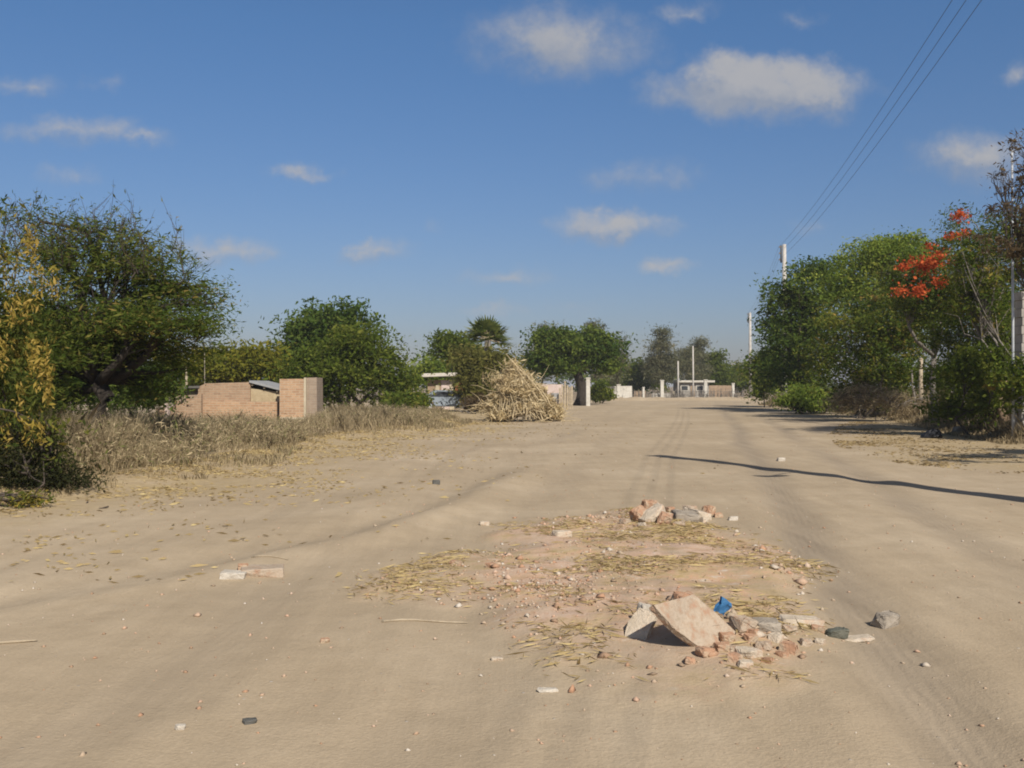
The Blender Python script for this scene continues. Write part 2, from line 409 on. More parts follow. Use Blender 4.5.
def crown_points(rng, lobes, n, csize, per=60, shell=.42, wob=.22):
    """clumps through the lobes' volume, leaves round each clump: returns leaf centres, tint, clump centres and their lobe"""
    main = np.array([list(l) + [1.0] * (7 - len(l)) for l in lobes], float)
    ex = []; par = []
    for i, l in enumerate(main):
        a = l.copy(); a[3:6] *= .86; ex.append(a); par.append(i)
        for q in range(5):
            d = rng.normal(0, 1, 3); d[2] += .25; d /= np.linalg.norm(d)
            b = l.copy(); b[:3] = l[:3] + d * l[3:6] * rng.uniform(.62, .92); b[3:6] = l[3:6] * rng.uniform(.22, .44); b[6] = l[6] * rng.uniform(.8, 1.7); ex.append(b); par.append(i)
    lobes = np.array(ex)
    wts = np.prod(lobes[:, 3:6], axis=1) ** (2/3.) * (lobes[:, 6] if lobes.shape[1] > 6 else 1)
    wts /= wts.sum()
    C = []; T = []; K = []; KL = []
    for li, lb in enumerate(lobes):
        m = int(n * wts[li]); k = max(3, m // per)
        d = rng.normal(0, 1, (k, 3)); d /= np.linalg.norm(d, axis=1, keepdims=True)
        wob_l = 1 + wob * np.sin(d[:, 0] * 5 + li) * np.cos(d[:, 2] * 6 + 2 * li) + rng.normal(0, .07, k)
        rr = np.minimum((rng.uniform(0.03, 1, k) ** shell) * wob_l, 1.06)
        cc = lb[:3] + d * lb[3:6] * rr[:, None]
        size = csize * rng.lognormal(0, .35, k)
        cnt = rng.multinomial(m, (size ** 1.6) / (size ** 1.6).sum())
        ct = rng.normal(.45, .2, k)
        idx = np.repeat(np.arange(k), cnt)
        off = np.clip(rng.normal(0, 1, (len(idx), 3)), -1.7, 1.7) * size[idx][:, None] * np.array([1.1, 1.1, .55])
        C.append(cc[idx] + off); T.append(ct[idx] + rng.normal(0, .14, len(idx))); K.append(cc); KL += [par[li]] * k
    return np.concatenate(C), np.clip(np.concatenate(T), 0, 1), np.concatenate(K), KL

def bent(rng, a, b, n=5, wob=.08, sag=0.0):
    a = np.array(a, float); b = np.array(b, float); L = np.linalg.norm(b - a)
    pts = []
    o = rng.normal(0, wob * L, 3); o2 = rng.normal(0, wob * L * .6, 3)
    for i in range(n):
        t = i / (n - 1)
        p = a + (b - a) * t + o * math.sin(math.pi * t) + o2 * math.sin(2 * math.pi * t)
        p[2] += sag * L * math.sin(math.pi * t)
        pts.append(p)
    return pts

def px_lobes(Y, spec):
    """(px, py, half-width px, half-height px[, dY metres, weight]) -> ellipsoids in metres at distance Y"""
    out = []
    for sp in spec:
        px, py, rx, rz = sp[:4]; dy = sp[4] if len(sp) > 4 else 0; wt = sp[5] if len(sp) > 5 else 1
        y = Y + dy
        out.append((gx(px, y), y, gz(py, y), rx*y/F, max(rx, rz)*.85*y/F, rz*y/F, wt))
    return out

def tree(name, label, base, lobes, n, leaf, csize, mat, seed, trunk_r=.12, fork=.35, bark='bark', group=None,
         twigs=60, stems=1, up=0.0, flat=0.2, shell=.42, per=60, trunk_wob=.06, cat='tree', extra=None, twig_r=.012, tint_shift=0.0):
    """tapered trunk that forks into a limb for each lobe, limbs into twigs, twigs into leaf clumps"""
    rng = np.random.RandomState(seed)
    bx, by = base; bz = H(bx, by)
    t = thing(name, label, cat, (bx, by, bz), group)
    o = np.array([bx, by, bz])
    C, T, K, KL = crown_points(rng, lobes, n, csize, per, shell)
    keep = C[:, 2] > ground_h(C[:, 0], C[:, 1]) + .02
    C, T = C[keep], np.clip(T[keep] + tint_shift, 0, 1)
    V, P, tt = cards(rng, C - o, leaf[0], leaf[1], T, up, flat)
    lobes = np.array(lobes, float)
    cz = lobes[:, 2].mean()
    mb = MB()
    tops = []
    for s in range(stems):
        sp = (rng.normal(0, .18, 3) * (stems > 1)); sp[2] = 0
        cc = lobes[:, :3].mean(0) - o
        top = np.array([cc[0]*.55, cc[1]*.55, (cz - bz) * fork]) + sp * 3
        pth = bent(rng, np.array([0, 0, -.15]) + sp, top, 6, trunk_wob)
        mb.tube(pth, [trunk_r * f for f in (1.45, 1.12, 1.0, .92, .86, .8)], 9)
        tops.append(np.array(pth[-1]))
    limb_pts = []
    for li, lb in enumerate(lobes):
        st = tops[li % len(tops)]
        end = lb[:3] - o + np.array([0, 0, lb[5] * .2])
        pth = bent(rng, st, end, 6, .09 if cat == 'tree' else .04, .05)
        r0 = trunk_r * .62
        mb.tube(pth, [r0, r0*.85, r0*.68, r0*.5, r0*.36, r0*.2], 7)
        limb_pts.append(pth)
    pick = rng.permutation(len(K))[:twigs]
    for i in pick:
        pth = limb_pts[KL[i]]; j = rng.randint(2, len(pth))
        a = pth[j]; b = K[i] - o
        q = bent(rng, a, b + (b - a) * .08, 4, .1, .04)
        mb.tube(q, [twig_r*1.9, twig_r*1.4, twig_r, twig_r*.45], 4, False)
    mb.build('trunk', M[bark], t)
    np_mesh('crown', V, P, 4, M[mat], t, tt)
    if extra: extra(t, o, rng, K)
    return t

def shrub(name, label, base, lobes, n, leaf, csize, mat, seed, **kw):
    kw.setdefault('cat', 'shrub'); kw.setdefault('trunk_r', .035); kw.setdefault('stems', 3); kw.setdefault('twigs', 30)
    return tree(name, label, base, lobes, n, leaf, csize, mat, seed, **kw)

def copy_tree(o, parent=None):
    c = o.copy(); COL.objects.link(c)
    if parent is not None: c.parent = parent
    for ch in o.children: copy_tree(ch, c)
    return c

# ================================================================== ground
def make_ground():
    ys = np.concatenate([np.linspace(-60, -2, 30, endpoint=False), np.linspace(-2, 3, 40, endpoint=False)])
    y = 3.0; step = .03; lst = []
    while y < 3500:
        lst.append(y); step = max(.03, (y * .0052) if y < 60 else (y - 60) * .03 + .32); y += step
    ys = np.concatenate([ys, np.array(lst)])
    u = np.concatenate([np.linspace(-6, -.75, 60, endpoint=False), np.linspace(-.75, .75, 330), np.linspace(.75, 6, 61)[1:]])
    X = u[None, :] * (np.maximum(ys, 0) + 2.5)[:, None]; Yg = np.repeat(ys[:, None], len(u), 1)
    x = X.ravel(); yy = Yg.ravel()
    z = ground_h(x, yy)
    far = sstep(250, 900, yy); z = z * (1 - far)
    ny, nx = X.shape
    i = np.arange((ny - 1) * (nx - 1)); r = i // (nx - 1); c = i % (nx - 1)
    a = r * nx + c
    polys = np.stack([a, a + 1, a + nx + 1, a + nx], 1)
    o = np_mesh('ground', np.stack([x, yy, z], 1), polys, 4, M['dirt'], smooth=True)
    me = o.data
    dl = x - verge_left(yy)
    straw = (1 - sstep(.2, 3.4, dl + 1.6 * fbm(x / 2, yy / 2, 71))) * (1 - sstep(45, 70, yy)) * .9
    straw = np.maximum(straw, .75 * sstep(-1.6, .5, x - verge_right(yy) + 1.0 * fbm(x / 2, yy / 2, 73)) * (1 - sstep(70, 90, yy)))
    straw = np.maximum(straw, .85 * sstep(-.6, 1.4, x - litter_right(yy) + 1.6 * fbm(x / 1.5, yy / 1.5, 79)) * sstep(14, 18, yy) * (1 - sstep(50, 70, yy)))
    rub = rubble_mask(x, yy)
    trk = 0 * x
    for lane in (lane_right, lane_left, lane_side):
        c0 = lane(yy) + .12 * fbm(yy / 4, yy * 0 + 3, 31, 2)
        for off in (-.72, .72):
            d = (x - c0 - off) / .26
            trk = np.maximum(trk, np.exp(-d * d) * ((.85 if off < 0 else .6) + .8 * fbm(x * .7, yy * .25, 83, 3)) * (1.0 if lane is lane_right else .3))
    trk = np.clip(trk, 0, 1) * (1 - sstep(60, 110, yy)) * (1 - rub)
    soil = (1 - sstep(-2.2, -.4, dl)) * (1 - sstep(60, 80, yy)) * .7
    soil = np.maximum(soil, .7 * sstep(.4, 2, x - verge_right(yy)))
    soil = np.maximum(soil, sstep(106, 112, yy) * .8)
    for nm, arr in (('straw', straw), ('rubble', rub), ('track', trk), ('soil', soil), ('across', x - lane_right(yy) - .12 * fbm(yy / 4, yy * 0 + 3, 31, 2))):
        at = me.attributes.new(nm, 'FLOAT', 'POINT'); at.data.foreach_set('value', np.ascontiguousarray(arr, np.float32))
    tag(o, 'wide pale dirt road and sandy ground with wheel ruts', kind='structure')
make_ground()

# ------------------------------------------------------------------ grass and litter (nobody could count them)
def blades(name, pts, hgt, wid, lean, mat, rng, label, tint_mu=.45, tint_sd=.2, cat='grass'):
    n = len(pts)
    z = ground_h(pts[:, 0], pts[:, 1])
    base = np.stack([pts[:, 0], pts[:, 1], z - .01], 1)
    a = rng.uniform(0, 2 * math.pi, n); side = np.stack([np.cos(a), np.sin(a), 0 * a], 1)
    h = hgt * rng.uniform(.45, 1.15, n)
    ln = rng.normal(0, lean, (n, 2)) * h[:, None]
    top = base + np.stack([ln[:, 0], ln[:, 1], h], 1)
    midp = base + np.stack([ln[:, 0]*.3, ln[:, 1]*.3, h * .55], 1)
    w = wid * rng.uniform(.6, 1.4, n)
    V = np.empty((n, 5, 3))
    V[:, 0] = base - side * w[:, None]; V[:, 1] = base + side * w[:, None]
    V[:, 2] = midp + side * w[:, None] * .8; V[:, 3] = top; V[:, 4] = midp - side * w[:, None] * .8
    T = np.clip(rng.normal(tint_mu, tint_sd, n) + .25 * fbm(pts[:, 0] / 1.5, pts[:, 1] / 1.5, 5), 0, 1)
    o = np_mesh(name, V.reshape(-1, 3), np.arange(5 * n).reshape(n, 5), 5, M[mat], None, T)
    return tag(o, label, cat, kind='stuff')

def grass_cap(x, y):
    px = x / y * F + 512
    c = np.maximum(CAM_H - np.interp(px, [130, 170, 300, 340], [.0325, .0365, .0365, .025]) * y, .10) - np.minimum(ground_h(x, y), 0) * .9
    return c * np.clip(.95 + .75 * fbm(x / .9, y / .9, 45, 3), .45, 1.35)

def dry_grass_left():
    rng = np.random.RandomState(5)
    n = 520000
    y = rng.uniform(10.5, 42, n); x = verge_left(y) - rng.exponential(3.2, n) + .5
    x = x - 1.3 * np.clip(fbm(x / 1.3, y / 1.3, 15), -.2, 1)
    big = fbm(x / 1.4, y / 1.4, 19); small = fbm(x / .35, y / .35, 20, 2)
    dens = np.clip(.42 + 1.5 * big + .9 * small, .02, 1)
    edge = sstep(-.1, 2.2, verge_left(y) - x)
    hz = np.clip(.16 + .80 * edge, 0, 1) * np.clip(.62 + 1.1 * big + .55 * small, .18, 1.25)
    hz = np.minimum(hz, grass_cap(x, y))
    bare = sstep(26.0, 27.5, y) * (1 - sstep(31.5, 33, y)) * sstep(-8.0, -6.6, x)   # gap before the clumps by the shed
    ok = (rng.uniform(0, 1, n) < dens * (.2 + .8 * edge) * (1 - .85 * bare)) & (x > -16)
    far_w = np.clip(y / 18, .75, 2.0)
    x, y, hz, far_w = x[ok], y[ok], hz[ok], far_w[ok]
    m = min(len(x), 110000); x, y, hz, far_w = x[:m], y[:m], hz[:m], far_w[:m]
    blades('dry_grass', np.stack([x, y], 1), hz, .0048 * far_w, .30, 'weed', rng, 'tall dry greyish grass and weeds along the left roadside', .5, .22)
dry_grass_left()

def weed_twigs():
    """fine dead stems and seed heads standing through the grass"""
    rng = np.random.RandomState(8)
    n = 5200
    y = rng.uniform(11.5, 40, n); x = verge_left(y) - .2 - rng.exponential(2.6, n)
    ok = (x > -15) & (rng.uniform(0, 1, n) < np.clip(.5 + 1.5 * fbm(x / 1.4, y / 1.4, 19), .05, 1) * (1 - .92 * sstep(26.0, 27.5, y) * (1 - sstep(31.5, 33, y)) * sstep(-8.0, -6.6, x))); x, y = x[ok], y[ok]
    z = ground_h(x, y); cap = grass_cap(x, y); big = fbm(x / 1.4, y / 1.4, 19)
    C = []; T = []
    for i in range(len(x)):
        h = min(rng.uniform(.35, 1.0) * np.clip(.8 + .8 * big[i], .4, 1.2), cap[i] * 1.08); k = 34
        t = rng.uniform(.2, 1, k) ** .7
        sp = .06 + .20 * (1 - np.abs(t - .7))
        C.append(np.stack([x[i] + rng.normal(0, 1, k) * sp, y[i] + rng.normal(0, 1, k) * sp, z[i] + h * t], 1))
        T.append(np.clip(rng.normal(rng.uniform(.15, .85) if rng.uniform() > .12 else .98, .1, k), 0, 1))
    C = np.concatenate(C); T = np.concatenate(T)
    V, P, tt = cards(rng, C, .042, .0052, T, .7, 0)
    tag(np_mesh('dead_weeds', V, P, 4, M['weed'], None, tt), 'fine dead weed stems with seed heads among the dry grass', 'weeds', kind='stuff')
weed_twigs()

def undergrowth_right():
    rng = np.random.RandomState(6)
    n = 60000
    y = rng.uniform(24, 74, n); x = verge_right(y) + rng.exponential(1.6, n) - .8
    ok = rng.uniform(0, 1, n) < np.clip(.45 + 1.5 * fbm(x / 1.2, y / 1.2, 61), .03, 1)
    x, y = x[ok], y[ok]
    hz = .85 * (1 + .9 * fbm(x / 1.6, y / 1.6, 63)) * sstep(-.9, .9, x - verge_right(y))
    blades('undergrowth', np.stack([x, y], 1), np.maximum(hz, .12), .012, .35, 'weed', rng, 'low brown undergrowth at the foot of the right hedge', .4, .2, 'undergrowth')
undergrowth_right()

def litter():
    rng = np.random.RandomState(7)
    n = 42000
    y = 7 + 32 * rng.uniform(0, 1, n) ** 1.5; x = verge_left(y) + .2 + rng.exponential(1.25, n) - 1.0
    ok = (rng.uniform(0, 1, n) < np.clip(.35 + 1.5 * fbm(x / 1.0, y / 1.0, 91), .02, 1))
    x, y = x[ok], y[ok]
    n2 = 16000; y2 = 15 + 24 * rng.uniform(0, 1, n2); x2 = litter_right(y2) - .4 + rng.exponential(2.0, n2)
    k2 = rng.uniform(0, 1, n2) < np.clip(.3 + 1.6 * fbm(x2 / 1.2, y2 / 1.2, 92), .02, 1)
    x = np.concatenate([x, x2[k2]]); y = np.concatenate([y, y2[k2]])
    C = np.stack([x, y, ground_h(x, y) + .012], 1)
    V, P, tt = cards(rng, C, .04, .010, np.clip(rng.normal(.5, .25, len(x)) - .38 * (x > 0), 0, 1), 0, .93)
    V[:, 2] = np.maximum(V[:, 2], ground_h(V[:, 0], V[:, 1]) + .004)
    tag(np_mesh('leaf_litter', V, P, 4, M['litter'], None, tt), 'yellow and brown fallen leaves scattered along both road edges', 'leaf litter', kind='stuff')
    # straw over the rubble hump
    n = 75000
    x = rng.uniform(-1.5, 3.2, n); y = rng.uniform(4.6, 11.8, n)
    ok = rng.uniform(0, 1, n) < rubble_mask(x, y) * np.clip(.34 + 2.0 * fbm(x * 1.2, y * 1.2, 95), .02, 1)
    x, y = x[ok], y[ok]
    C = np.stack([x, y, ground_h(x, y) + .012], 1)
    V, P, tt = cards(rng, C, .036, .0038, np.clip(rng.normal(.55, .25, len(x)), 0, 1), 0, .9)
    V[:, 2] = np.maximum(V[:, 2], ground_h(V[:, 0], V[:, 1]) + .004)
    tag(np_mesh('straw_litter', V, P, 4, M['litter'], None, tt), 'dry straw trampled into the brick rubble in the road', 'straw', kind='stuff')
litter()

def chips():
    """crumbs of brick, mortar and stone: uncountable"""
    rng = np.random.RandomState(9)
    n = 34000
    x = rng.uniform(-2, 3.6, n); y = rng.uniform(4.3, 12, n)
    ok = rng.uniform(0, 1, n) < .004 + .75 * rubble_mask(x, y) * np.clip(.30 + 1.9 * fbm(x * 1.3, y * 1.1, 97), .02, 1)
    x, y = x[ok], y[ok]
    x2 = rng.uniform(-9, 10, 7000); y2 = 3.4 + 26 * rng.uniform(0, 1, 7000) ** 1.5
    x = np.concatenate([x, x2]); y = np.concatenate([y, y2]); n = len(x)
    r = np.minimum(rng.lognormal(-4.62, .55, n), .05); r[-7000:] = np.minimum(r[-7000:] * .62, .016)
    oc = np.array([(1,0,0),(0,1,0),(-1,0,0),(0,-1,0),(0,0,1),(0,0,-1)], float)
    f = np.array([(0,1,4),(1,2,4),(2,3,4),(3,0,4),(1,0,5),(2,1,5),(3,2,5),(0,3,5)])
    J = oc[None] * rng.uniform(.55, 1.3, (n, 6, 1)) + rng.normal(0, .15, (n, 6, 3))
    a = rng.uniform(0, 6.28, n); ca, sa = np.cos(a), np.sin(a)
    Q = J.copy(); Q[..., 0] = J[..., 0]*ca[:, None] - J[..., 1]*sa[:, None]; Q[..., 1] = J[..., 0]*sa[:, None] + J[..., 1]*ca[:, None]
    Q[..., 2] *= .6
    z = ground_h(x, y) + r * .2
    V = np.stack([x, y, z], 1)[:, None, :] + Q * r[:, None, None]
    P = (np.arange(n) * 6)[:, None, None] + f[None]
    T = np.repeat(rng.uniform(0, 1, n), 8)
    m, nt, b = new_mat('rubble_crumb')
    at = N(nt, 'ShaderNodeAttribute', attribute_name='tint')
    nt.links.new(ramp(nt, at.outputs['Fac'], [(0, (.28, .2, .13)), (.3, (.44, .25, .15)), (.5, (.42, .34, .24)), (.72, (.52, .33, .22)), (.9, (.50, .43, .34)), (1, (.58, .52, .44))]), b.inputs['Base Color'])
    b.inputs['Roughness'].default_value = .95
    tag(np_mesh('rubble_crumbs', V.reshape(-1, 3), P.reshape(-1, 3), 3, m, None, T), 'small crumbs of brick, mortar and stone strewn on the dirt road', 'rubble', kind='stuff')
chips()

# ================================================================== rubble pieces, each a thing of its own
RB = np.random.RandomState(77)
def chunk(name, label, cat, px, py, size, mat, rz=0, tilt=(0, 0), sink=.3, boxy=.6, group=None, seed=None):
    """an irregular broken lump: hull of jittered points, worn edges"""
    rng = np.random.RandomState(seed if seed is not None else RB.randint(9999))
    x, y = ground_pt(px, py)
    a, b_, c = [s * .5 for s in size]
    pts = []
    for sx in (-1, 1):
        for sy in (-1, 1):
            for sz in (-1, 1):
                k = rng.uniform(.62, 1.0) if rng.uniform() > boxy else rng.uniform(.88, 1.0)
                pts.append((sx*a*k*rng.uniform(.85, 1.05), sy*b_*k*rng.uniform(.85, 1.05), sz*c*k*rng.uniform(.85, 1.05)))
    for k in range(7):
        d = rng.normal(0, 1, 3); d /= np.linalg.norm(d)
        pts.append((d[0]*a*1.12, d[1]*b_*1.12, d[2]*c*1.05))
    mb = MB().hull(pts).bevel(min(size) * .07)
    bmesh.ops.triangulate(mb.bm, faces=mb.bm.faces[:])
    long_e = [e for e in mb.bm.edges if e.calc_length() > max(size) * .22]
    bmesh.ops.subdivide_edges(mb.bm, edges=long_e, cuts=2, use_grid_fill=False)
    bmesh.ops.triangulate(mb.bm, faces=mb.bm.faces[:])
    mb.jitter(min(size) * .028, rng)
    o = mb.build(name, M[mat])
    o.rotation_euler = (tilt[0], tilt[1], rz)
    o.location = (x, y, H(x, y) + c * (1 - 2 * sink))
    return tag(o, label, cat, group)

G1 = 'brick rubble dumped in the road'
chunk('brick_chunk', 'orange broken brick lying left of the white mortar lump', 'brick chunk', 640, 521, (.17, .16, .15), 'redbrick', .5, (.15, -.3), .12, .8, G1, 1)
chunk('mortar_lump', 'pale mortar lump leaning diagonally across broken bricks', 'mortar lump', 652, 522, (.30, .14, .10), 'mortar', .45, (.1, -.52), -.18, .9, G1, 2)
chunk('brick_chunk', 'small orange brick end propping the pale mortar lump', 'brick chunk', 665, 524, (.13, .14, .12), 'redbrick', -.2, (.2, .35), .08, .8, G1, 3)
chunk('brick_chunk', 'orange brick corner showing behind the mortar lump', 'brick chunk', 650, 514, (.20, .15, .16), 'redbrick', .2, (.1, .1), .1, .8, G1, 4)
chunk('mortar_lump', 'grey weathered mortar block right of the propped bricks', 'mortar lump', 685, 521, (.28, .22, .12), 'greystone', .1, (.1, .1), .2, .6, G1, 5)
chunk('mortar_lump', 'flat pale mortar slab between grey block and small red brick', 'mortar lump', 697, 519, (.22, .25, .12), 'mortar', .6, (.08, .2), .2, .7, G1, 6)
chunk('brick_chunk', 'small red brick piece at the right end of the back heap', 'brick chunk', 708, 514, (.14, .12, .12), 'redbrick', .9, (.1, .1), .15, .7, G1, 7)
chunk('stone', 'small white stone right of the back brick heap', 'stone', 733, 520, (.10, .07, .05), 'whitestone', 0, (0, 0), .2, .4, G1, 8)
chunk('stone', 'pale flat stone at the left foot of the back heap', 'stone', 562, 536, (.16, .12, .07), 'mortar', .4, (0, 0), .3, .5, G1, 9)

# the slab propped on its edge: dark hollow underneath
def slab_piece(name, label, cat, c4, thick, mat, group, seed):
    """c4: four lower corners (x, y, z above ground); thick along the face normal"""
    rng = np.random.RandomState(seed)
    P = [Vector((x, y, H(x, y) + z)) for x, y, z in c4]
    P[2] = P[1] + P[3] - P[0] + (P[1] - P[0]) * .06
    nrm = (P[1] - P[0]).cross(P[3] - P[0]).normalized()
    if nrm.z < 0: nrm = -nrm
    ctr = sum(P, Vector()) / 4
    mb = MB(); pts = []
    for i in range(4):
        a, b = P[i], P[(i + 1) % 4]
        for t in (.0, .28, .55, .8):
            q = a.lerp(b, t) + (P[1] - P[0]).normalized() * rng.normal(0, .015) + (P[3] - P[0]).normalized() * rng.normal(0, .015)
            pts.append(q - ctr); pts.append(q + nrm * thick - ctr)
    mb.hull(pts).bevel(.006)
    bmesh.ops.triangulate(mb.bm, faces=mb.bm.faces[:])
    bmesh.ops.subdivide_edges(mb.bm, edges=[e for e in mb.bm.edges if e.calc_length() > .04], cuts=4)
    bmesh.ops.triangulate(mb.bm, faces=mb.bm.faces[:])
    mb.jitter(.0016, rng)
    o = mb.build(name, M[mat]); o.location = ctr
    return tag(o, label, cat, group)
def gp(px, py, z):
    x, y = ground_pt(px, py, z); return (x, y, z)
slab_piece('masonry_slab', 'pinkish slab of broken brickwork propped up over a dark hollow', 'masonry slab',
           [gp(649, 608, .215), gp(693, 648, -.01), gp(736, 640, -.02), gp(693, 600, .175)], .036, 'pinkmortar', G1, 21)
slab_piece('masonry_slab', 'whitish mortar slab lying tilted left of the dark hollow', 'masonry slab',
           [gp(627, 638, -.02), gp(644, 644, -.03), gp(645, 622, .05), gp(638, 611, .09)], .028, 'mortar', G1, 22)
chunk('brick_chunk', 'orange brick chunk behind the propped slab', 'brick chunk', 684, 606, (.13, .12, .10), 'redbrick', .4, (.2, .1), .2, .7, G1, 23)
chunk('stone', 'white lump under the raised end of the propped slab', 'stone', 645, 622, (.08, .10, .11), 'whitestone', .2, (0, .2), .1, .5, G1, 24)
chunk('mortar_lump', 'grey flat mortar lump right of the blue plastic', 'mortar lump', 766, 629, (.15, .12, .07), 'greystone', .1, (.05, .05), .25, .8, G1, 25)
chunk('brick_chunk', 'dark red brick bit in front of the grey lump', 'brick chunk', 751, 641, (.07, .05, .045), 'redbrick', .4, (.1, .1), .2, .7, G1, 26)
chunk('brick_chunk', 'red brick chunk nearest the front of the rubble', 'brick chunk', 790, 651, (.12, .09, .06), 'redbrick', 1.0, (.1, .1), .2, .7, G1, 27)
chunk('brick_chunk', 'orange brick bit at the foot of the propped slab', 'brick chunk', 722, 650, (.10, .08, .05), 'redbrick', .3, (.1, .1), .25, .6, G1, 28)
chunk('mortar_lump', 'pale lump between the red brick chunks in front', 'mortar lump', 748, 655, (.13, .10, .05), 'mortar', .8, (.1, .1), .25, .5, G1, 29)
chunk('brick_chunk', 'brown brick sliver beside the dark greenish lump', 'brick chunk', 818, 631, (.08, .05, .04), 'redbrick', -.3, (.1, .1), .2, .6, G1, 30)
chunk('mortar_lump', 'long pale mortar piece behind the dark greenish lump', 'mortar lump', 800, 623, (.26, .12, .05), 'mortar', .1, (.05, .05), .3, .7, G1, 31)
chunk('mortar_lump', 'pale flat flake at the right tip of the rubble', 'mortar lump', 858, 640, (.18, .10, .03), 'mortar', .2, (0, 0), .3, .6, G1, 32)
chunk('stone', 'dark greenish grey lump near the right end of the rubble', 'stone', 836, 637, (.13, .07, .06), 'mossy', .2, (.1, 0), .15, .4, G1, 35)
chunk('mortar_lump', 'pinkish lump just right of the propped slab', 'mortar lump', 742, 628, (.14, .12, .08), 'pinkmortar', .6, (.1, .2), .25, .6, G1, 33)
XR = np.random.RandomState(404)
for k, (px, py, w, mt) in enumerate(((705, 655, .10, 'redbrick'), (735, 660, .08, 'redbrick'), (762, 648, .09, 'pinkmortar'), (776, 640, .10, 'mortar'), (727, 640, .09, 'redbrick'), (714, 634, .08, 'mortar'), (806, 645, .08, 'pinkmortar'),
        (745, 666, .07, 'mortar'), (690, 662, .07, 'redbrick'), (768, 662, .06, 'redbrick'), (753, 634, .07, 'redbrick'), (790, 632, .09, 'pinkmortar'), (820, 643, .06, 'mortar'), (782, 656, .06, 'redbrick'), (731, 650, .06, 'pinkmortar'))):
    chunk('rubble_bit', 'small chip of brick or mortar in the spill right of the propped slab', 'rubble chip', px, py, (w, w*.8, w*.55), mt, XR.uniform(0, 3), (.1, .1), .25, .4, 'small chips right of the propped slab', 500 + k)
for k, (px, py, w, mt) in enumerate(((676, 516, .15, 'mortar'), (690, 511, .14, 'pinkmortar'), (703, 523, .12, 'mortar'), (718, 517, .10, 'redbrick'), (669, 512, .12, 'redbrick'), (625, 523, .10, 'pinkmortar'), (680, 526, .10, 'pinkmortar'), (642, 526, .08, 'mortar'))):
    chunk('rubble_bit', 'small chip of brick or mortar around the back brick heap', 'rubble chip', px, py, (w, w*.8, w*.6), mt, XR.uniform(0, 3), (.1, .1), .2, .4, 'small chips around the back brick heap', 600 + k)
chunk('stone', 'lone grey stone lying on the wheel track right of the rubble', 'stone', 886, 626, (.13, .11, .10), 'greystone', .4, (.1, .1), .15, .3, None, 34)

def plastic():
    x, y = ground_pt(719, 620); z = H(x, y)
    rng = np.random.RandomState(3)
    mb = MB().box(-.035, .035, -.02, .02, 0, .075).jitter(.006, rng, 2).bevel(.003)
    o = mb.build('plastic_scrap', M['blue']); o.location = (x, y, z + .045); o.rotation_euler = (.4, .5, .6)
    tag(o, 'crumpled blue plastic scrap beside the propped slab', 'plastic scrap')
plastic()

# slabs, stones and sticks on the left lane
chunk('concrete_slab', 'pale pinkish slab half buried in the left wheel track', 'concrete slab', 262, 574, (.34, .24, .08), 'pinkmortar', .25, (0, 0), .28, .7, 'buried slabs in the left wheel track', 41)
chunk('concrete_slab', 'smaller rounded white slab end left of the buried pinkish slab', 'concrete slab', 236, 577, (.22, .17, .07), 'whitestone', .1, (0, 0), .3, .4, 'buried slabs in the left wheel track', 42)
chunk('brick_chunk', 'orange brick bit on the buried slab', 'brick chunk', 243, 571, (.08, .06, .05), 'redbrick', .3, (0, 0), -.1, .5, None, 43)
chunk('stone', 'white pebble lying alone in the left foreground', 'stone', 181, 729, (.045, .03, .025), 'whitestone', .2, (0, 0), .2, .3, None, 44)
chunk('stone', 'dark grey pebble lying alone in the left foreground', 'stone', 250, 723, (.06, .04, .025), 'darkstone', .4, (0, 0), .2, .3, None, 45)
chunk('stone', 'flat white flake in the middle foreground', 'stone', 549, 691, (.11, .04, .02), 'whitestone', .1, (0, 0), .2, .5, None, 46)
chunk('stone', 'brown clod on bare dirt between stick and left slab', 'stone', 325, 642, (.05, .04, .03), 'redbrick', .1, (0, 0), .25, .4, None, 47)
chunk('stone', 'white stone lying alone before the pole shadow', 'stone', 781, 461, (.16, .12, .09), 'whitestone', .1, (0, 0), .2, .3, None, 48)
chunk('stone', 'dark stone on the left lane near the grass', 'stone', 436, 484, (.12, .1, .07), 'darkstone', .1, (0, 0), .2, .3, None, 49)
chunk('stone', 'pale stone at the left edge of the straw', 'stone', 484, 525, (.11, .08, .05), 'mortar', .2, (0, 0), .2, .3, None, 50)
chunk('brick_chunk', 'brown brick bit at the near end of the orange streak of crumbs', 'brick chunk', 456, 565, (.10, .06, .05), 'redbrick', -.2, (0, 0), .2, .5, None, 51)
chunk('brick_chunk', 'orange brick flake at the far end of the orange streak', 'brick chunk', 492, 567, (.09, .07, .04), 'redbrick', .7, (0, 0), .2, .5, None, 52)
chunk('stone', 'pinkish white stone near the frame bottom left of the straw', 'stone', 497, 660, (.07, .035, .02), 'mortar', .0, (0, 0), .2, .5, None, 53)
def stick(name, label, px, py, L, rz, r=.008):
    x, y = ground_pt(px, py); rng = np.random.RandomState(px)
    p = bent(rng, (-L/2, 0, 0), (L/2, 0, 0), 6, .04)
    pts = []
    for q in p:
        wx = x + q[0]*math.cos(rz) - q[1]*math.sin(rz); wy = y + q[0]*math.sin(rz) + q[1]*math.cos(rz)
        pts.append((q[0], q[1], H(wx, wy) - H(x, y) + r*.8))
    o = MB().tube(pts, [r, r*.95, r*.9, r*.8, r*.65, r*.4], 6).build(name, M['palewood'])
    o.location = (x, y, H(x, y)); o.rotation_euler = (0, 0, rz)
    tag(o, label, 'stick')
stick('stick', 'thin dry stick lying across the dirt left of the propped slab', 425, 622, .5, .05)
stick('stick', 'short dark stick lying left of the buried slab', 15, 643, .22, .35, .01)
stick('stick', 'thin twig lying behind the buried slab', 270, 557, .30, -.12)

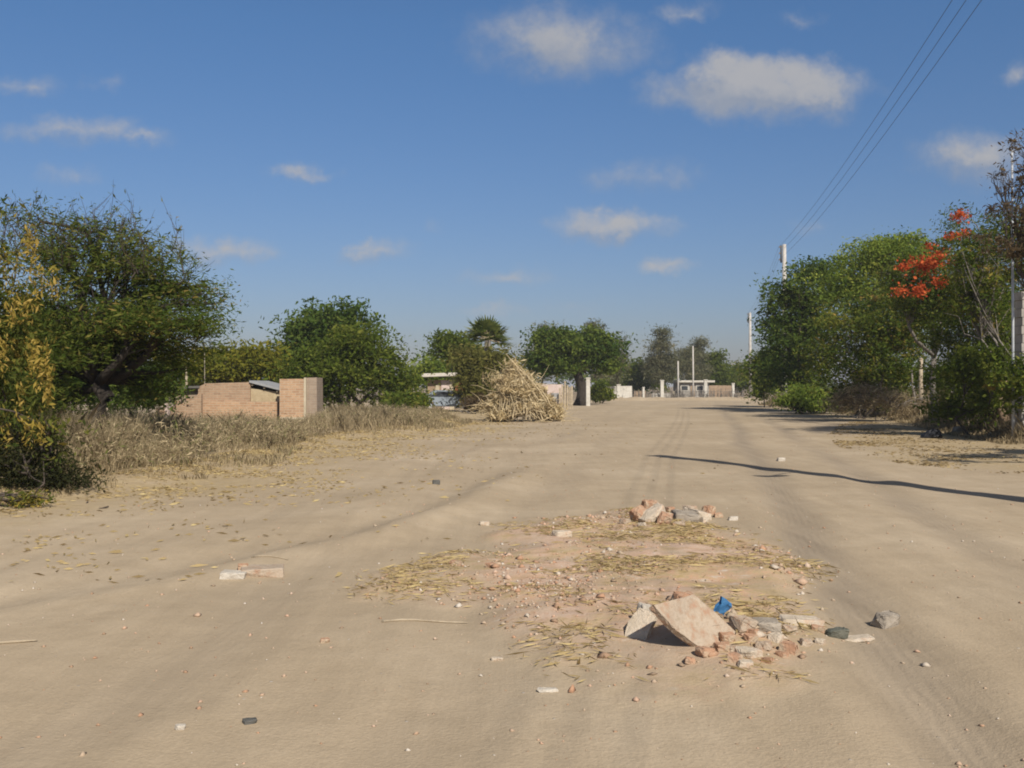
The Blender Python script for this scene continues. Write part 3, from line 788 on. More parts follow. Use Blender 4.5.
# black bag and stones by the right hedge
def right_edge_bits():
    x, y = ground_pt(931, 438); rng = np.random.RandomState(12)
    mb = MB(); pts = []
    for k in range(40):
        d = rng.normal(0, 1, 3); d /= np.linalg.norm(d); d[2] = abs(d[2])
        pts.append((d[0]*.3, d[1]*.22, d[2]*.28*(1 + .4*d[0])))
    mb.hull(pts).bevel(.02).jitter(.012, rng)
    o = mb.build('rubbish_bag', M['black']); o.location = (x, y, H(x, y) - .02)
    tag(o, 'black plastic rubbish bag dumped at the foot of the right hedge', 'rubbish bag')
    g = 'stones at the foot of the right hedge'
    for px, py, sz, mt, lb, sd in ((962, 434, (.5, .4, .3), 'greystone', 'largest pinkish grey stone beside the black bag', 61),
                                   (978, 431, (.42, .35, .45), 'mortar', 'taller pale stone next to the largest grey stone', 62),
                                   (994, 437, (.24, .2, .18), 'whitestone', 'whitish stone beside the brown trunk', 63),
                                   (857, 418, (.4, .3, .14), 'mortar', 'pale stone in front of the right fence posts', 64),
                                   (800, 412, (.3, .2, .12), 'whitestone', 'small white stone at the foot of the bright green shrub', 65)):
        chunk('stone', lb, 'stone', px, py, sz, mt, .3, (0, 0), .2, .3, g, sd)
right_edge_bits()

# ================================================================== left trees
def mesquite():
    Y = 17.5
    lobes = px_lobes(Y, [(95, 318, 60, 26), (165, 292, 44, 18, .4), (40, 330, 52, 40, .3), (120, 268, 48, 20, 0, .9), (60, 270, 44, 22, -.3, .7),
                         (192, 325, 34, 13, -.2), (95, 352, 58, 22, .2), (158, 348, 44, 16, .6), (35, 385, 40, 34), (100, 235, 46, 18, 0, .3),
                         (155, 250, 32, 18, 0, .4), (40, 225, 36, 18, 0, .2), (186, 290, 28, 12, .3, .8), (206, 306, 20, 11, 0, .7), (150, 318, 40, 16, -.4), (70, 250, 50, 16, .2, .4), (40, 415, 34, 24, .3), (140, 388, 34, 16, .8, .7), (178, 372, 26, 12, .6, .6)])
    def bare(t, o, rng, K):
        # bare twigs standing out of the top of the crown
        mb = MB(); lv = []
        for k in range(90):
            px = rng.uniform(0, 190); y = Y + rng.uniform(-.9, .9)
            a = np.array([gx(px, y), y, gz(rng.uniform(232, 275) + .2 * max(px - 100, 0), y)]) - o
            L = rng.uniform(.2, .55); d = np.array([rng.normal(0, .45), rng.normal(0, .45), 1.0]); d /= np.linalg.norm(d)
            p = bent(rng, a, a + d * L, 5, .10)
            mb.tube(p, [.010, .008, .006, .004, .002], 4, False)
            for j in range(6):
                st = p[rng.randint(1, 5)]; e = st + (d + rng.normal(0, .7, 3)) * rng.uniform(.1, .34)
                mb.tube([st, (np.array(st) + e) / 2 + rng.normal(0, .02, 3), e], [.005, .004, .002], 3, False)
                q = rng.randint(2, 9); f = rng.uniform(0, 1, (q, 1)); lv.append(st + (e - st) * f + rng.normal(0, .03, (q, 3)))
        lv = np.concatenate(lv)
        V, P, tt = cards(rng, lv, .038, .008, np.clip(rng.normal(.6, .2, len(lv)), 0, 1), .3, .3)
        np_mesh('twig_leaves', V, P, 4, M['mesquite'], t, tt)
        mb.build('bare_twigs', M['bark'], t)
    tree('mesquite_tree', 'large feathery green mesquite tree with dark leaning trunk standing in the dry grass', (gx(74, Y), Y), lobes, 66000, (.044, .0092), .17,
         'mesquite', 101, .17, .52, 'darkbark', None, 320, 1, 0, .45, .5, 60, .1, extra=bare, twig_r=.010)
mesquite()

def yellow_tree():
    Y = 13.2
    lobes = px_lobes(Y, [(-8, 320, 36, 54), (-60, 330, 60, 90), (-18, 255, 34, 30, 0, .6), (2, 395, 32, 36, -.3, .7), (-70, 420, 56, 50), (48, 440, 14, 28, -.6, .4), (-4, 215, 18, 14, 0, .3)])
    def tails(t, o, rng, K):
        C = []; T = []
        for k in range(50):
            px = rng.uniform(-30, 44) if k % 6 else rng.uniform(30, 62); y = Y + rng.uniform(-.9, .5)
            top = np.array([gx(px, y), y, gz(rng.uniform(215, 425), y)]); L = rng.uniform(.25, .65); m = 55
            s = rng.uniform(0, 1, m)
            C.append(top + np.stack([rng.normal(0, .035, m), rng.normal(0, .035, m), -s * L], 1)); T.append(np.clip(rng.normal(.82, .14, m), 0, 1))
        V, P, tt = cards(rng, np.concatenate(C) - o, .036, .010, np.concatenate(T), -1.0, 0)
        np_mesh('hanging_sprays', V, P, 4, M['yellowing'], t, tt)
    tree('yellowing_tree', 'tree with hanging yellow sprays at the left picture edge', (gx(-70, Y), Y), lobes, 26000, (.040, .013), .15, 'yellowing', 102,
         .036, .55, 'bark', None, 90, 2, -.5, 0, .45, 45, extra=tails, twig_r=.008, tint_shift=-.22)
yellow_tree()
shrub('shrub', 'low shrub with leaves darkened as shade under the yellow sprayed tree', (gx(20, 12.8), 12.8), px_lobes(12.8, [(20, 470, 46, 26), (-30, 455, 50, 40), (66, 478, 30, 18, .2), (40, 450, 34, 22, .5)]), 16000, (.026, .009), .10, 'gloom', 103, per=40, trunk_r=.012)
shrub('shrub', 'small yellow leaved bush at the front edge of the left grass', (gx(36, 11.6), 11.6), px_lobes(11.6, [(34, 501, 18, 9)]), 700, (.025, .010), .06, 'yellowing', 104, twigs=10, trunk_r=.012)
# dark thicket behind the mesquite
G2 = 'dark bushes behind the mesquite'
shrub('bush', 'dark green bush behind the mesquite trunk', (gx(60, 27), 27), px_lobes(27, [(50, 385, 60, 36), (0, 380, 50, 44)]), 12000, (.07, .025), .22, 'dark', 105, group=G2)
shrub('bush', 'dark green bush between mesquite and brick house', (gx(130, 33), 33), px_lobes(33, [(128, 388, 36, 24), (165, 380, 22, 22, 2), (95, 380, 40, 34, 1)]), 12000, (.075, .028), .22, 'dark', 106, group=G2)
tree('tree', 'dull green tree glimpsed behind the mesquite crown', (gx(30, 40), 40), px_lobes(40, [(20, 345, 50, 50), (75, 355, 50, 42), (130, 362, 40, 28), (-40, 350, 50, 50)]), 12000, (.11, .045), .36, 'mixed', 107)
tree('tree', 'golden green leafy tree behind the brick house', (gx(235, 46), 46), px_lobes(46, [(240, 366, 36, 20), (205, 372, 22, 22), (262, 372, 26, 22), (178, 376, 22, 20, 2)]), 15000, (.10, .04), .30, 'golden', 108, stems=2)
tree('tree', 'tallest dark green tree rising behind the round olive one', (gx(320, 52), 52), px_lobes(52, [(325, 322, 38, 26), (300, 345, 28, 30), (352, 330, 26, 24), (325, 355, 46, 34), (288, 365, 20, 34)]), 17000, (.11, .045), .38, 'dark', 109, .2)
tree('tree', 'broad round olive green tree right of the brick house', (gx(345, 44), 44), px_lobes(44, [(350, 372, 56, 38), (388, 380, 28, 28), (320, 380, 38, 34), (365, 345, 32, 20), (400, 395, 16, 16), (300, 390, 24, 26)]), 26000, (.085, .032), .30, 'olive', 110, .14, .3, stems=3)
shrub('shrub', 'grey green bush against the right side of the olive tree', (gx(405, 42), 42), px_lobes(42, [(402, 404, 18, 11), (418, 403, 8, 9, 1)]), 5000, (.07, .028), .2, 'mixed', 111)
tree('tree', 'small bright green tree behind the pale roofed shed', (gx(432, 72), 72), px_lobes(72, [(430, 370, 14, 16), (446, 376, 10, 14)]), 5000, (.12, .05), .34, 'bright', 112, .08)

# ================================================================== brick house and walls
def step_profile(x0, x1, ztop, steps, rng, zb=-.3):
    """ragged top made of whole bricks"""
    xs = np.linspace(x0, x1, steps + 1); prof = [(x0, zb), (x1, zb)]
    tops = [ztop[0] + (ztop[1] - ztop[0]) * (i + .5) / steps + rng.uniform(-.5, .5) * .17 for i in range(steps)]
    for i in range(steps - 1, -1, -1):
        prof.append((xs[i+1], tops[i])); prof.append((xs[i], tops[i]))
    return prof

def house():
    Y = 36.0
    X = lambda px: gx(px, Y) - gx(225, Y)
    bx = gx(225, Y); bz = H(bx, Y)
    Z = lambda py: gz(py, Y) - bz
    t = thing('brick_house', 'low unfinished house of pale bricks with grey sloping sheet roof among dry grass', 'house', (bx, Y, bz))
    # gabled rear body
    MB().prism([(X(198), -.3), (X(250), -.3), (X(250), Z(382)), (X(205), Z(383.5)), (X(198), Z(387))], .02, 2.6).build('wall', M['brick_dull'], t)
    MB().prism([(X(250)+.002, -.3), (X(279), -.3), (X(279), Z(392)), (X(250)+.002, Z(388.5))], .12, 2.5).build('plaster_wall', M['tanwall'], t)
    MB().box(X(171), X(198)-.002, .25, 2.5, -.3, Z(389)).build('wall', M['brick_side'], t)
    MB().box(X(172.5), X(175.5), .19, .247, -.3, Z(390)).build('corner_post', M['cream'], t)
    # front garden-height wall, paler bricks
    MB().box(X(203), X(279), -.16, .015, -.3, Z(401.5)).jitter(.004, np.random.RandomState(4), 3).build('front_wall', M['brick'], t)
    # roofs
    MB().prism([(X(249.5), Z(382.5)), (X(280.5), Z(390.5)), (X(280.5), Z(388.2)), (X(249.5), Z(380.4))], -.05, 2.8).build('roof_sheet', M['sheet'], t)
    MB().prism([(X(165.5), Z(389)), (X(199.5), Z(388)), (X(199.5), Z(385.8)), (X(165.5), Z(386.5))], -.02, 2.7).build('roof_slab', M['slab'], t)
    m = MB()
    for px in (252, 264, 277): m.box(X(px)-.025, X(px)+.025, .02, 2.4, Z(381.9 + (px-249.5)*.258)-.11, Z(381.9 + (px-249.5)*.258)-.028)
    m.build('rafters', M['palewood'], t)
    # broken wall, its own thing
    rng = np.random.RandomState(31)
    Yb = 35.2; bx2 = gx(176, Yb); bz2 = H(bx2, Yb)
    w = MB().prism(step_profile(gx(153, Yb)-bx2, gx(202, Yb)-bx2, (gz(412, Yb)-bz2, gz(394, Yb)-bz2), 13, rng), -.09, .09)
    o = w.build('broken_wall', M['brick_dull']); o.location = (bx2, Yb, bz2)
    tag(o, 'crumbling stepped brick wall in front of the dark roof slab', 'wall')
    Yb = 34.4; bx2 = gx(160, Yb); bz2 = H(bx2, Yb)
    o = MB().box(gx(166, Yb)-bx2, gx(169.5, Yb)-bx2, -.1, .1, -.3, gz(404, Yb)-bz2).jitter(.006, rng, 2).build('brick_stub', M['pinkwash']); o.location = (bx2, Yb, bz2)
    tag(o, 'short pinkish brick pier at the left end of the crumbling wall', 'brick pier')
    # block-shaped brick enclosure
    Y2 = 35.3; bx3 = gx(292, Y2); bz3 = H(bx3, Y2)
    X3 = lambda px: gx(px, Y2) - bx3
    Z3 = lambda py: gz(py, Y2) - bz3
    e = thing('brick_booth', 'square brick block as tall as the house with pale corner and greyer side', 'brick block', (bx3, Y2, bz3))
    MB().box(X3(279.5), X3(304)-.002, 0, .16, -.3, Z3(379)).jitter(.004, rng, 2).build('front_wall', M['brick'], e)
    MB().box(X3(304), X3(306), -.012, .16, -.3, Z3(377.6)).build('corner_pillar', M['cream'], e)
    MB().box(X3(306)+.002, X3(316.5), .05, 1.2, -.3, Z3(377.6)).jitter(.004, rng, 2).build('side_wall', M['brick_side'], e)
    MB().box(X3(281), X3(304), -.05, -.002, -.3, Z3(417.5)).build('plinth', M['cream'], e)
    # two thin posts behind
    for px, top, r, mt, lb in ((186.5, 367, .055, 'palewood', 'short pale wooden post above the dark roof slab'), (204.5, 352, .013, 'greystone', 'thin grey pipe standing behind the brick house')):
        yy = 39.5; x = gx(px, yy); z = H(x, yy)
        o = MB().tube([(0, 0, -.3), (.01, 0, 1.2), (0, 0, gz(top, yy) - z)], [r, r*.95, r*.9], 8).build('post', M[mt]); o.location = (x, yy, z)
        tag(o, lb, 'post')
house()

# ================================================================== shed, parked car, brush pile, yard fence
def shed():
    Y = 60.0; bx = gx(444, Y); bz = H(bx, Y)
    X = lambda px: gx(px, Y) - bx
    Z = lambda py: gz(py, Y) - bz
    t = thing('shed', 'small flat roofed shed with pale slab roof and rust red panel', 'shed', (bx, Y, bz))
    MB().box(X(427), X(441)-.003, .3, 2.6, -.2, Z(380)).build('wall', M['mud'], t)
    MB().box(X(441), X(449.5), .25, 2.6, -.2, Z(380)).build('wall', M['pinkwash'], t)
    MB().box(X(449.5)+.003, X(454), .22, .4, -.2, Z(380)).build('door_post', M['cream'], t)
    MB().box(X(454)+.003, X(464), .3, .36, Z(402), Z(383.5)).build('panel', M['rust'], t)
    MB().box(X(435), X(439), .24, .297, Z(398), Z(385)).build('door', M['cream'], t)
    MB().prism([(X(422), Z(377)), (X(462), Z(375.6)), (X(462), Z(372.4)), (X(422), Z(373.6))], -.35, 3).build('roof_slab', M['paleslab'], t)
    # parked car, mostly behind weeds
    Yc = 55.0; cx = gx(449, Yc); cz = H(cx, Yc)
    c = thing('parked_car', 'pale blue grey car parked low in the weeds before the shed', 'car', (cx, Yc, cz), None, 0.12)
    prof = [(-1.75, .28), (1.75, .28), (1.8, .62), (1.1, .78), (.55, 1.14), (-.75, 1.18), (-1.35, .84), (-1.8, .74)]
    MB().prism(prof, -.72, .72).bevel(.05, 2).build('body', M['carpaint'], c)
    for s in (-.723, .713):
        MB().prism([(-1.1, .82), (.85, .80), (.45, 1.08), (-.68, 1.11)], s, s + .01).build('side_window', M['darkopen'], c)
    for wx in (-1.1, 1.12):
        for s in (-.74, .56):
            w = MB().tube([(wx, s, .29), (wx, s + .18, .29)], .29, 16).build('wheel', M['tyre'], c)
            MB().tube([(wx, s - .006 if s < 0 else s + .18, .29), (wx, s if s < 0 else s + .186, .29)], .16, 14).build('rim', M['steel'], w)
    for s in (-.5, .5): MB().box(1.77, 1.80, s - .14, s + .14, .5, .6).build('headlight', M['whitestone'], c)
shed()
shrub('shrub', 'reddish brown dry bush between parked car and brush pile', (gx(471, 50), 50), px_lobes(50, [(472, 405, 8, 7), (479, 403, 6, 10)]), 2200, (.06, .016), .16, 'rusty', 121, bark='greybark')

def brush_pile():
    Y = 39.5; rng = np.random.RandomState(44)
    bx = gx(522, Y); bz = H(bx, Y); o = np.array([bx, Y, bz])
    t = thing('brush_pile', 'tall heap of pale dry cut branches and leaves at the road edge', 'brush pile', (bx, Y, bz))
    spec = [(524, 404, 30, 16), (512, 384, 18, 18), (500, 405, 20, 14), (545, 410, 18, 10), (520, 392, 24, 20), (537, 398, 16, 12), (490, 408, 12, 8), (511, 372, 8, 12, 0, .6), (528, 380, 8, 10, 0, .4), (552, 414, 14, 6, -.3), (500, 415, 20, 6, -.5)]
    C, T, K, KL = crown_points(rng, px_lobes(Y, spec), 17000, .105, 70, .5)
    keep = C[:, 2] > ground_h(C[:, 0], C[:, 1]) + .01; C, T = C[keep], T[keep]
    V, P, tt = cards(rng, C - o, .11, .017, np.clip(T + .12, 0, 1), .1, .1)
    np_mesh('dry_leaves', V, P, 4, M['brush'], t, tt)
    mb = MB()
    for k in range(420):
        a = K[rng.randint(len(K))] - o; a = a * np.array([.9, .9, .75]); a[2] = max(a[2], .03)
        d = rng.normal(0, 1, 3) * np.array([1, .7, .5]); d[0] += -.25; d /= np.linalg.norm(d)
        L = rng.uniform(.4, 1.35); e = a + d * L; e[2] = max(e[2], .03)
        mb.tube(bent(rng, a, e, 4, .06), [.014, .012, .009, .004], 4, False)
    mb.build('twigs', M['twig'], t)
    for (p0, p1, r) in (((546, 402), (506, 354), .03), ((538, 400), (512, 360), .022), ((550, 406), (528, 372), .025), ((500, 415), (486, 396), .02), ((535, 385), (520, 367), .02)):
        a = (gx(p0[0], Y) - bx, -.9, gz(p0[1], Y) - bz); b = (gx(p1[0], Y) - bx, -.3, gz(p1[1], Y) - bz)
        MB().tube(bent(rng, a, b, 5, .02), [r, r*.9, r*.8, r*.65, r*.45], 7).build('branch', M['twig'], t)
    mb = MB()
    for k in range(130):
        a0 = rng.uniform(0, 2 * math.pi); rr = rng.uniform(.5, 1.0)
        foot = np.array([math.cos(a0) * 1.65 * rr, math.sin(a0) * 1.3 * rr - .1, rng.uniform(.02, .5)])
        if foot[0] < -1.0: foot[0] *= .8
        tip = np.array([-.42 + rng.normal(0, .22), rng.normal(0, .2), rng.uniform(1.2, 2.35)])
        t0 = rng.uniform(.35, 1.0); tip = foot + (tip - foot) * t0 + rng.normal(0, .06, 3)
        r = rng.uniform(.008, .018)
        mb.tube(bent(rng, foot, tip, 5, .04), [r*1.2, r, r*.9, r*.7, r*.3], 5, False)
    for k in range(60):
        a0 = rng.uniform(0, 2 * math.pi); q = np.array([math.cos(a0) * rng.uniform(1.5, 2.5), math.sin(a0) * rng.uniform(1.2, 1.9), .03]); a1 = rng.uniform(0, 6.28); L = rng.uniform(.1, .45)
        mb.tube([q, q + np.array([math.cos(a1) * L, math.sin(a1) * L, rng.uniform(-.01, .06)])], [.012, .005], 4, False)
    mb.build('leaning_stalks', M['twig'], t)
    return t
brush_pile()

def yard():
    # pinkish low wall and pickets behind the pile
    Y = 63.0; bx = gx(555, Y); bz = H(bx, Y)
    X = lambda px: gx(px, Y) - bx
    Z = lambda py: gz(py, Y) - bz
    w = thing('yard_wall', 'pinkish plastered yard wall behind the dry brush pile', 'wall', (bx, Y, bz))
    MB().box(X(536), X(563), 0, .18, -.2, Z(384.5)).jitter(.015, np.random.RandomState(2), 3).build('wall', M['pinkwash'], w)
    MB().box(X(551), X(559), -.03, -.002, Z(402), Z(393)).build('gate_panel', M['sheet'], w)
    g = thing('picket_fence', 'short fence of grey wooden pickets beside the pinkish wall', 'fence', (gx(567, 62), 62, H(gx(567, 62), 62)))
    rng = np.random.RandomState(8)
    for i, px in enumerate((560, 562.5, 565, 567.5, 570, 572)):
        x = gx(px, 62) - gx(567, 62)
        MB().box(x-.05, x+.05, rng.uniform(-.03, .03), .06, -.1, gz(384 + rng.uniform(0, 4) - (3 if i == 2 else 0), 62) - H(gx(567, 62), 62)).jitter(.008, rng, 1).build('picket', M['palewood'], g)
    MB().box(gx(559, 62)-gx(567, 62), gx(573, 62)-gx(567, 62), .065, .1, .75, .84).build('rail', M['palewood'], g)
yard()

# ================================================================== middle trees
tree('tree', 'brownish olive tree between shed and brush pile', (gx(484, 54), 54), px_lobes(54, [(486, 372, 26, 22), (470, 362, 16, 14), (500, 368, 18, 18), (486, 392, 22, 14)]), 13000, (.11, .035), .32, 'drygreen', 131, .12, .35, 'greybark')
tree('tree', 'green bushy tree left of the fan palm', (gx(458, 66), 66), px_lobes(66, [(458, 350, 16, 16), (448, 345, 8, 12), (470, 358, 14, 18)]), 8000, (.12, .05), .36, 'olive', 132, .1)
def palm():
    Y = 60.0; bx = gx(488, Y); bz = H(bx, Y); rng = np.random.RandomState(55)
    zt = gz(339, Y) - bz
    t = thing('fan_palm', 'fan palm with spiky crown rising above the brownish tree', 'palm tree', (bx, Y, bz))
    MB().tube(bent(rng, (0, 0, -.2), (0, 0, zt), 6, .015), [.26, .22, .2, .19, .19, .2], 10).build('trunk', M['greybark'], t)
    V = []; P = []; T = []
    mb = MB()
    for k in range(34):
        az = rng.uniform(0, 2*math.pi); el = rng.uniform(-.25, 1.35)
        d = np.array([math.cos(az)*math.cos(el), math.sin(az)*math.cos(el), math.sin(el)])
        st = np.array([0, 0, zt - .1]); L = rng.uniform(.6, 1.0); hub = st + d * L + np.array([0, 0, -.05])
        mb.tube([st, (st + hub)/2 + np.array([0, 0, .05]), hub], [.025, .02, .014], 4, False)
        side = np.cross(d, [0, 0, 1.0]); side /= np.linalg.norm(side) + 1e-6
        tn = rng.uniform(.2, .9) if el > -.2 else rng.uniform(0, .4)
        for a in np.linspace(-1.5, 1.5, 17):
            q = d * math.cos(a) + side * math.sin(a); q[2] -= .12 * abs(a); ln = rng.uniform(.75, 1.1)
            tip = hub + q * ln + np.array([0, 0, -.12 if rng.uniform() < .4 else 0]); m = hub + q * ln * .55
            wv = np.cross(q, np.cross(d, side)); wv /= np.linalg.norm(wv) + 1e-6; wv = wv * .06
            i0 = len(V); V += [hub, m + wv, tip, m - wv]; P.append((i0, i0+1, i0+2, i0+3)); T.append(np.clip(tn + rng.normal(0, .1), 0, 1))
    mb.build('leaf_stalks', M['twig'], t)
    np_mesh('crown', np.array(V), np.array(P), 4, M['fan'], t, np.array(T))
palm()
tree('shade_tree', 'dark round shade tree with thick trunk coloured dark as in shade by the yard gate', (gx(580, 72), 72), px_lobes(72, [(575, 350, 32, 18), (545, 349, 22, 19), (604, 353, 17, 17), (575, 364, 40, 10), (556, 337, 16, 10), (590, 339, 18, 9), (538, 363, 14, 11), (608, 366, 10, 8)]),
     26000, (.11, .055), .34, 'dark', 133, .40, .62, 'darkbark', None, 40, tint_shift=.12)  # dark bark stands in for the crown's shade on this trunk
G3 = 'grey green casuarinas beyond the yards'
tree('casuarina_tree', 'pale casuarina tip showing above the shade tree, left one', (gx(545, 95), 95), px_lobes(95, [(545, 336, 10, 12), (543, 360, 16, 24)]), 6000, (.15, .03), .34, 'casuarina', 134, .12, .5, group=G3, up=.4)
tree('casuarina_tree', 'pale casuarina tip showing above the shade tree, right one', (gx(594, 95), 95), px_lobes(95, [(594, 330, 8, 10), (594, 355, 14, 24)]), 6000, (.15, .03), .34, 'casuarina', 135, .12, .5, group=G3, up=.4)
tree('casuarina_tree', 'short casuarina standing just right of the shade tree crown', (gx(618, 100), 100), px_lobes(100, [(618, 348, 7, 10), (616, 368, 10, 16)]), 5000, (.15, .03), .34, 'casuarina', 136, .12, .5, group=G3, up=.4)
tree('casuarina_tree', 'tall cone shaped casuarina standing alone behind the white posts', (gx(662, 116), 116), px_lobes(116, [(662, 337, 6, 8), (662, 349, 11, 11), (663, 362, 14, 13), (664, 376, 14, 10), (655, 368, 9, 9)]), 12000, (.17, .035), .40, 'casuarina', 137, .16, .5, group=G3, up=.4)
tree('casuarina_tree', 'slim casuarina left of the thin yard pole', (gx(687, 124), 124), px_lobes(124, [(687, 356, 7, 9), (687, 370, 9, 14)]), 6000, (.18, .035), .40, 'casuarina', 138, .12, .5, group=G3, up=.4)
tree('casuarina_tree', 'tallest slim casuarina right of the thin yard pole', (gx(698, 126), 126), px_lobes(126, [(699, 346, 6, 9), (698, 360, 9, 14), (700, 374, 10, 10)]), 7000, (.18, .035), .40, 'casuarina', 139, .12, .5, group=G3, up=.4)
tree('tree', 'rounded yellowish green tree behind the flat roofed white house', (gx(717, 130), 130), px_lobes(130, [(716, 362, 11, 10), (718, 376, 16, 12), (706, 378, 12, 10)]), 7000, (.17, .07), .45, 'olive', 140)
tree('tree', 'dull green tree left of the farther utility pole', (gx(741, 134), 134), px_lobes(134, [(740, 372, 10, 10), (736, 382, 14, 8), (748, 378, 8, 12)]), 5000, (.17, .07), .45, 'mixed', 141)
tree('tree', 'broad olive tree behind the white yard wall', (gx(638, 122), 122), px_lobes(122, [(632, 376, 18, 12), (648, 380, 16, 10), (622, 384, 14, 10), (640, 368, 10, 8)]), 9000, (.16, .065), .45, 'olive', 142)
shrub('shrub', 'small green bush right of the white gate post', (gx(601, 80), 80), px_lobes(80, [(599, 391, 7, 9), (605, 394, 6, 7)]), 3500, (.10, .045), .22, 'olive', 143)

# ================================================================== far yards across the end of the road
def far_yards():
    g = 'white fence posts at the end of the road'
    def post(px, top, Y, w, mat, lb, grp=g, base=None):
        x = gx(px, Y); z = H(x, Y)
        t = thing('fence_post', lb, 'post', (x, Y, z), grp)
        h = gz(top, Y) - z
        MB().box(-w, w, -w, w, -.2, h).bevel(.02).build('shaft', M[mat], t)
        MB().box(-w*1.25, w*1.25, -w*1.25, w*1.25, h + .002, h + .1).bevel(.02).build('cap', M[mat], t)
        return t
    post(588, 379, 70, .14, 'whitewash', 'white gate post beside the dark shade tree')
    post(618.5, 385.5, 98, .17, 'whitewash', 'white post in front of the white yard wall')
    post(643.5, 388, 102, .10, 'whitewash', 'shortest slim white post left of the tall one')
    post(662, 381, 104, .17, 'whitewash', 'tall white post below the lone casuarina')
    post(675.5 - 2, 392, 105, .10, 'cream', 'dull cream stub post right of the tall white post')
    post(705.5, 380.5, 106, .17, 'whitewash', 'tall white post at the corner of the flat roofed house')
    post(733, 384, 110, .14, 'whitewash', 'white pier at the right end of the mud brown wall')
    def wall(px0, px1, top, Y, mat, lb, th=.15, name='yard_wall', cat='wall'):
        x0, x1 = gx(px0, Y), gx(px1, Y); xc = (x0 + x1)/2; z = H(xc, Y)
        o = MB().box(x0 - xc, x1 - xc, 0, th, -.2, gz(top, Y) - z).jitter(.01, np.random.RandomState(int(px0)), 2).build(name, M[mat])
        o.location = (xc, Y, z); return tag(o, lb, cat)
    wall(607, 632, 386, 101, 'whitewash', 'whitewashed yard wall at the far end of the road')
    wall(634, 646, 391, 106, 'mud', 'low brown wall between the white wall and slim post')
    wall(652, 672, 393.5, 109, 'whitewash', 'low white wall behind the tall white post', .2)
    wall(709, 732, 385.5, 112, 'mud', 'mud brown wall between white post and white pier')
    wall(598.5, 606.5, 387, 92, 'concrete', 'grey blue concrete panel left of the white yard wall')
    # house with flat roof and framed windows
    Y = 119.0; bx = gx(692, Y); bz = H(bx, Y)
    X = lambda px: gx(px, Y) - bx
    Z = lambda py: gz(py, Y) - bz
    t = thing('flat_roof_house', 'low grey house with white flat roof edge and framed windows', 'house', (bx, Y, bz))
    MB().box(X(680), X(709), 0, 5, -.2, Z(382.4)).build('wall', M['concrete'], t)
    MB().box(X(678.5), X(714), -.5, 5.4, Z(382.4) + .005, Z(380.4)).build('roof', M['whitewash'], t)
    for a, b in ((680.5, 688.5), (696, 704)):
        wn = MB().box(X(a), X(b), -.08, -.003, Z(391.2), Z(385)).build('window', M['whitewash'], t)
        MB().box(X(a + .9), X(b - .9), -.11, -.083, Z(390.2), Z(386)).build('pane', M['darkopen'], wn)
    MB().box(X(690.5), X(694.5), -.06, -.003, -.1, Z(385.5)).build('door', M['mud'], t)
    # dry fence line of sticks between the posts
    Yf = 104.5; fx = gx(670, Yf); fz = H(fx, Yf)
    f = thing('stick_fence', 'long low fence of dry sticks along the far yards', 'fence', (fx, Yf, fz))
    rng = np.random.RandomState(3); m = MB()
    for k in range(330):
        x = gx(rng.uniform(624, 745), Yf) - fx
        m.tube([(x, rng.normal(0, .12), -.05), (x + rng.normal(0, .08), rng.normal(0, .12), rng.uniform(.5, 1.25))], [.025, .012], 4, False)
    m.build('sticks', M['greybark'], f)
    m = MB()
    for z in (.4, .8): m.tube([(gx(624, Yf) - fx, 0, z), (0, .05, z + .03), (gx(745, Yf) - fx, 0, z)], .012, 4)
    m.build('wires', M['wire'], f)
    # two slim poles in the yard
    for px, top, lb in ((693, 346, 'thin pale pole standing before the slim casuarinas'), (678, 361, 'shorter thin pole left of the flat roofed house')):
        yy = 114; x = gx(px, yy); z = H(x, yy)
        o = MB().tube([(0, 0, -.3), (.02, 0, 2), (0, 0, gz(top, yy) - z)], [.11, .1, .08], 8).build('pole', M['pole']); o.location = (x, yy, z); tag(o, lb, 'pole')
    # earth bank along the foot of the far yards
    rng = np.random.RandomState(21)
    n = 60; xs = np.linspace(gx(590, 97), gx(760, 97), n)
    V = []; P = []
    for i, x in enumerate(xs):
        h = .20 + .14 * rng.uniform(); z = H(x, 97); e = min(i, n-1-i)/4; h *= min(1, e)
        V += [(x, 95.6, z - .06), (x, 96.7, z + h), (x, 98.2, z + h), (x, 99.6, z - .06)]
    for i in range(n-1):
        for k in range(3): a = i*4 + k; P.append((a, a+4, a+5, a+1))
    o = np_mesh('earth_bank', np.array(V), np.array(P), 4, M['dirt'], smooth=True); tag(o, 'low pale earth bank along the far yards', kind='structure')
far_yards()

# distant wood closing the horizon
def distant_wood():
    rng = np.random.RandomState(66)
    lobes = []
    for x in np.linspace(-190, 170, 100):
        y = 165 + rng.uniform(-12, 30); h = rng.uniform(1.6, 2.9)
        lobes.append((x + rng.normal(0, 1.5), y, h * .9, rng.uniform(2.2, 4), 2.5, h, 1))
    C, T, K, KL = crown_points(rng, lobes, 60000, .6, 50)
    keep = C[:, 2] > 0; C, T = C[keep], T[keep]
    V, P, tt = cards(rng, C, .32, .13, T, 0, .2)
    o = np_mesh('distant_woods', V, P, 4, M['mixed'], None, tt)
    tag(o, 'dull green band of far woods closing the horizon', 'woods', kind='stuff')
distant_wood()

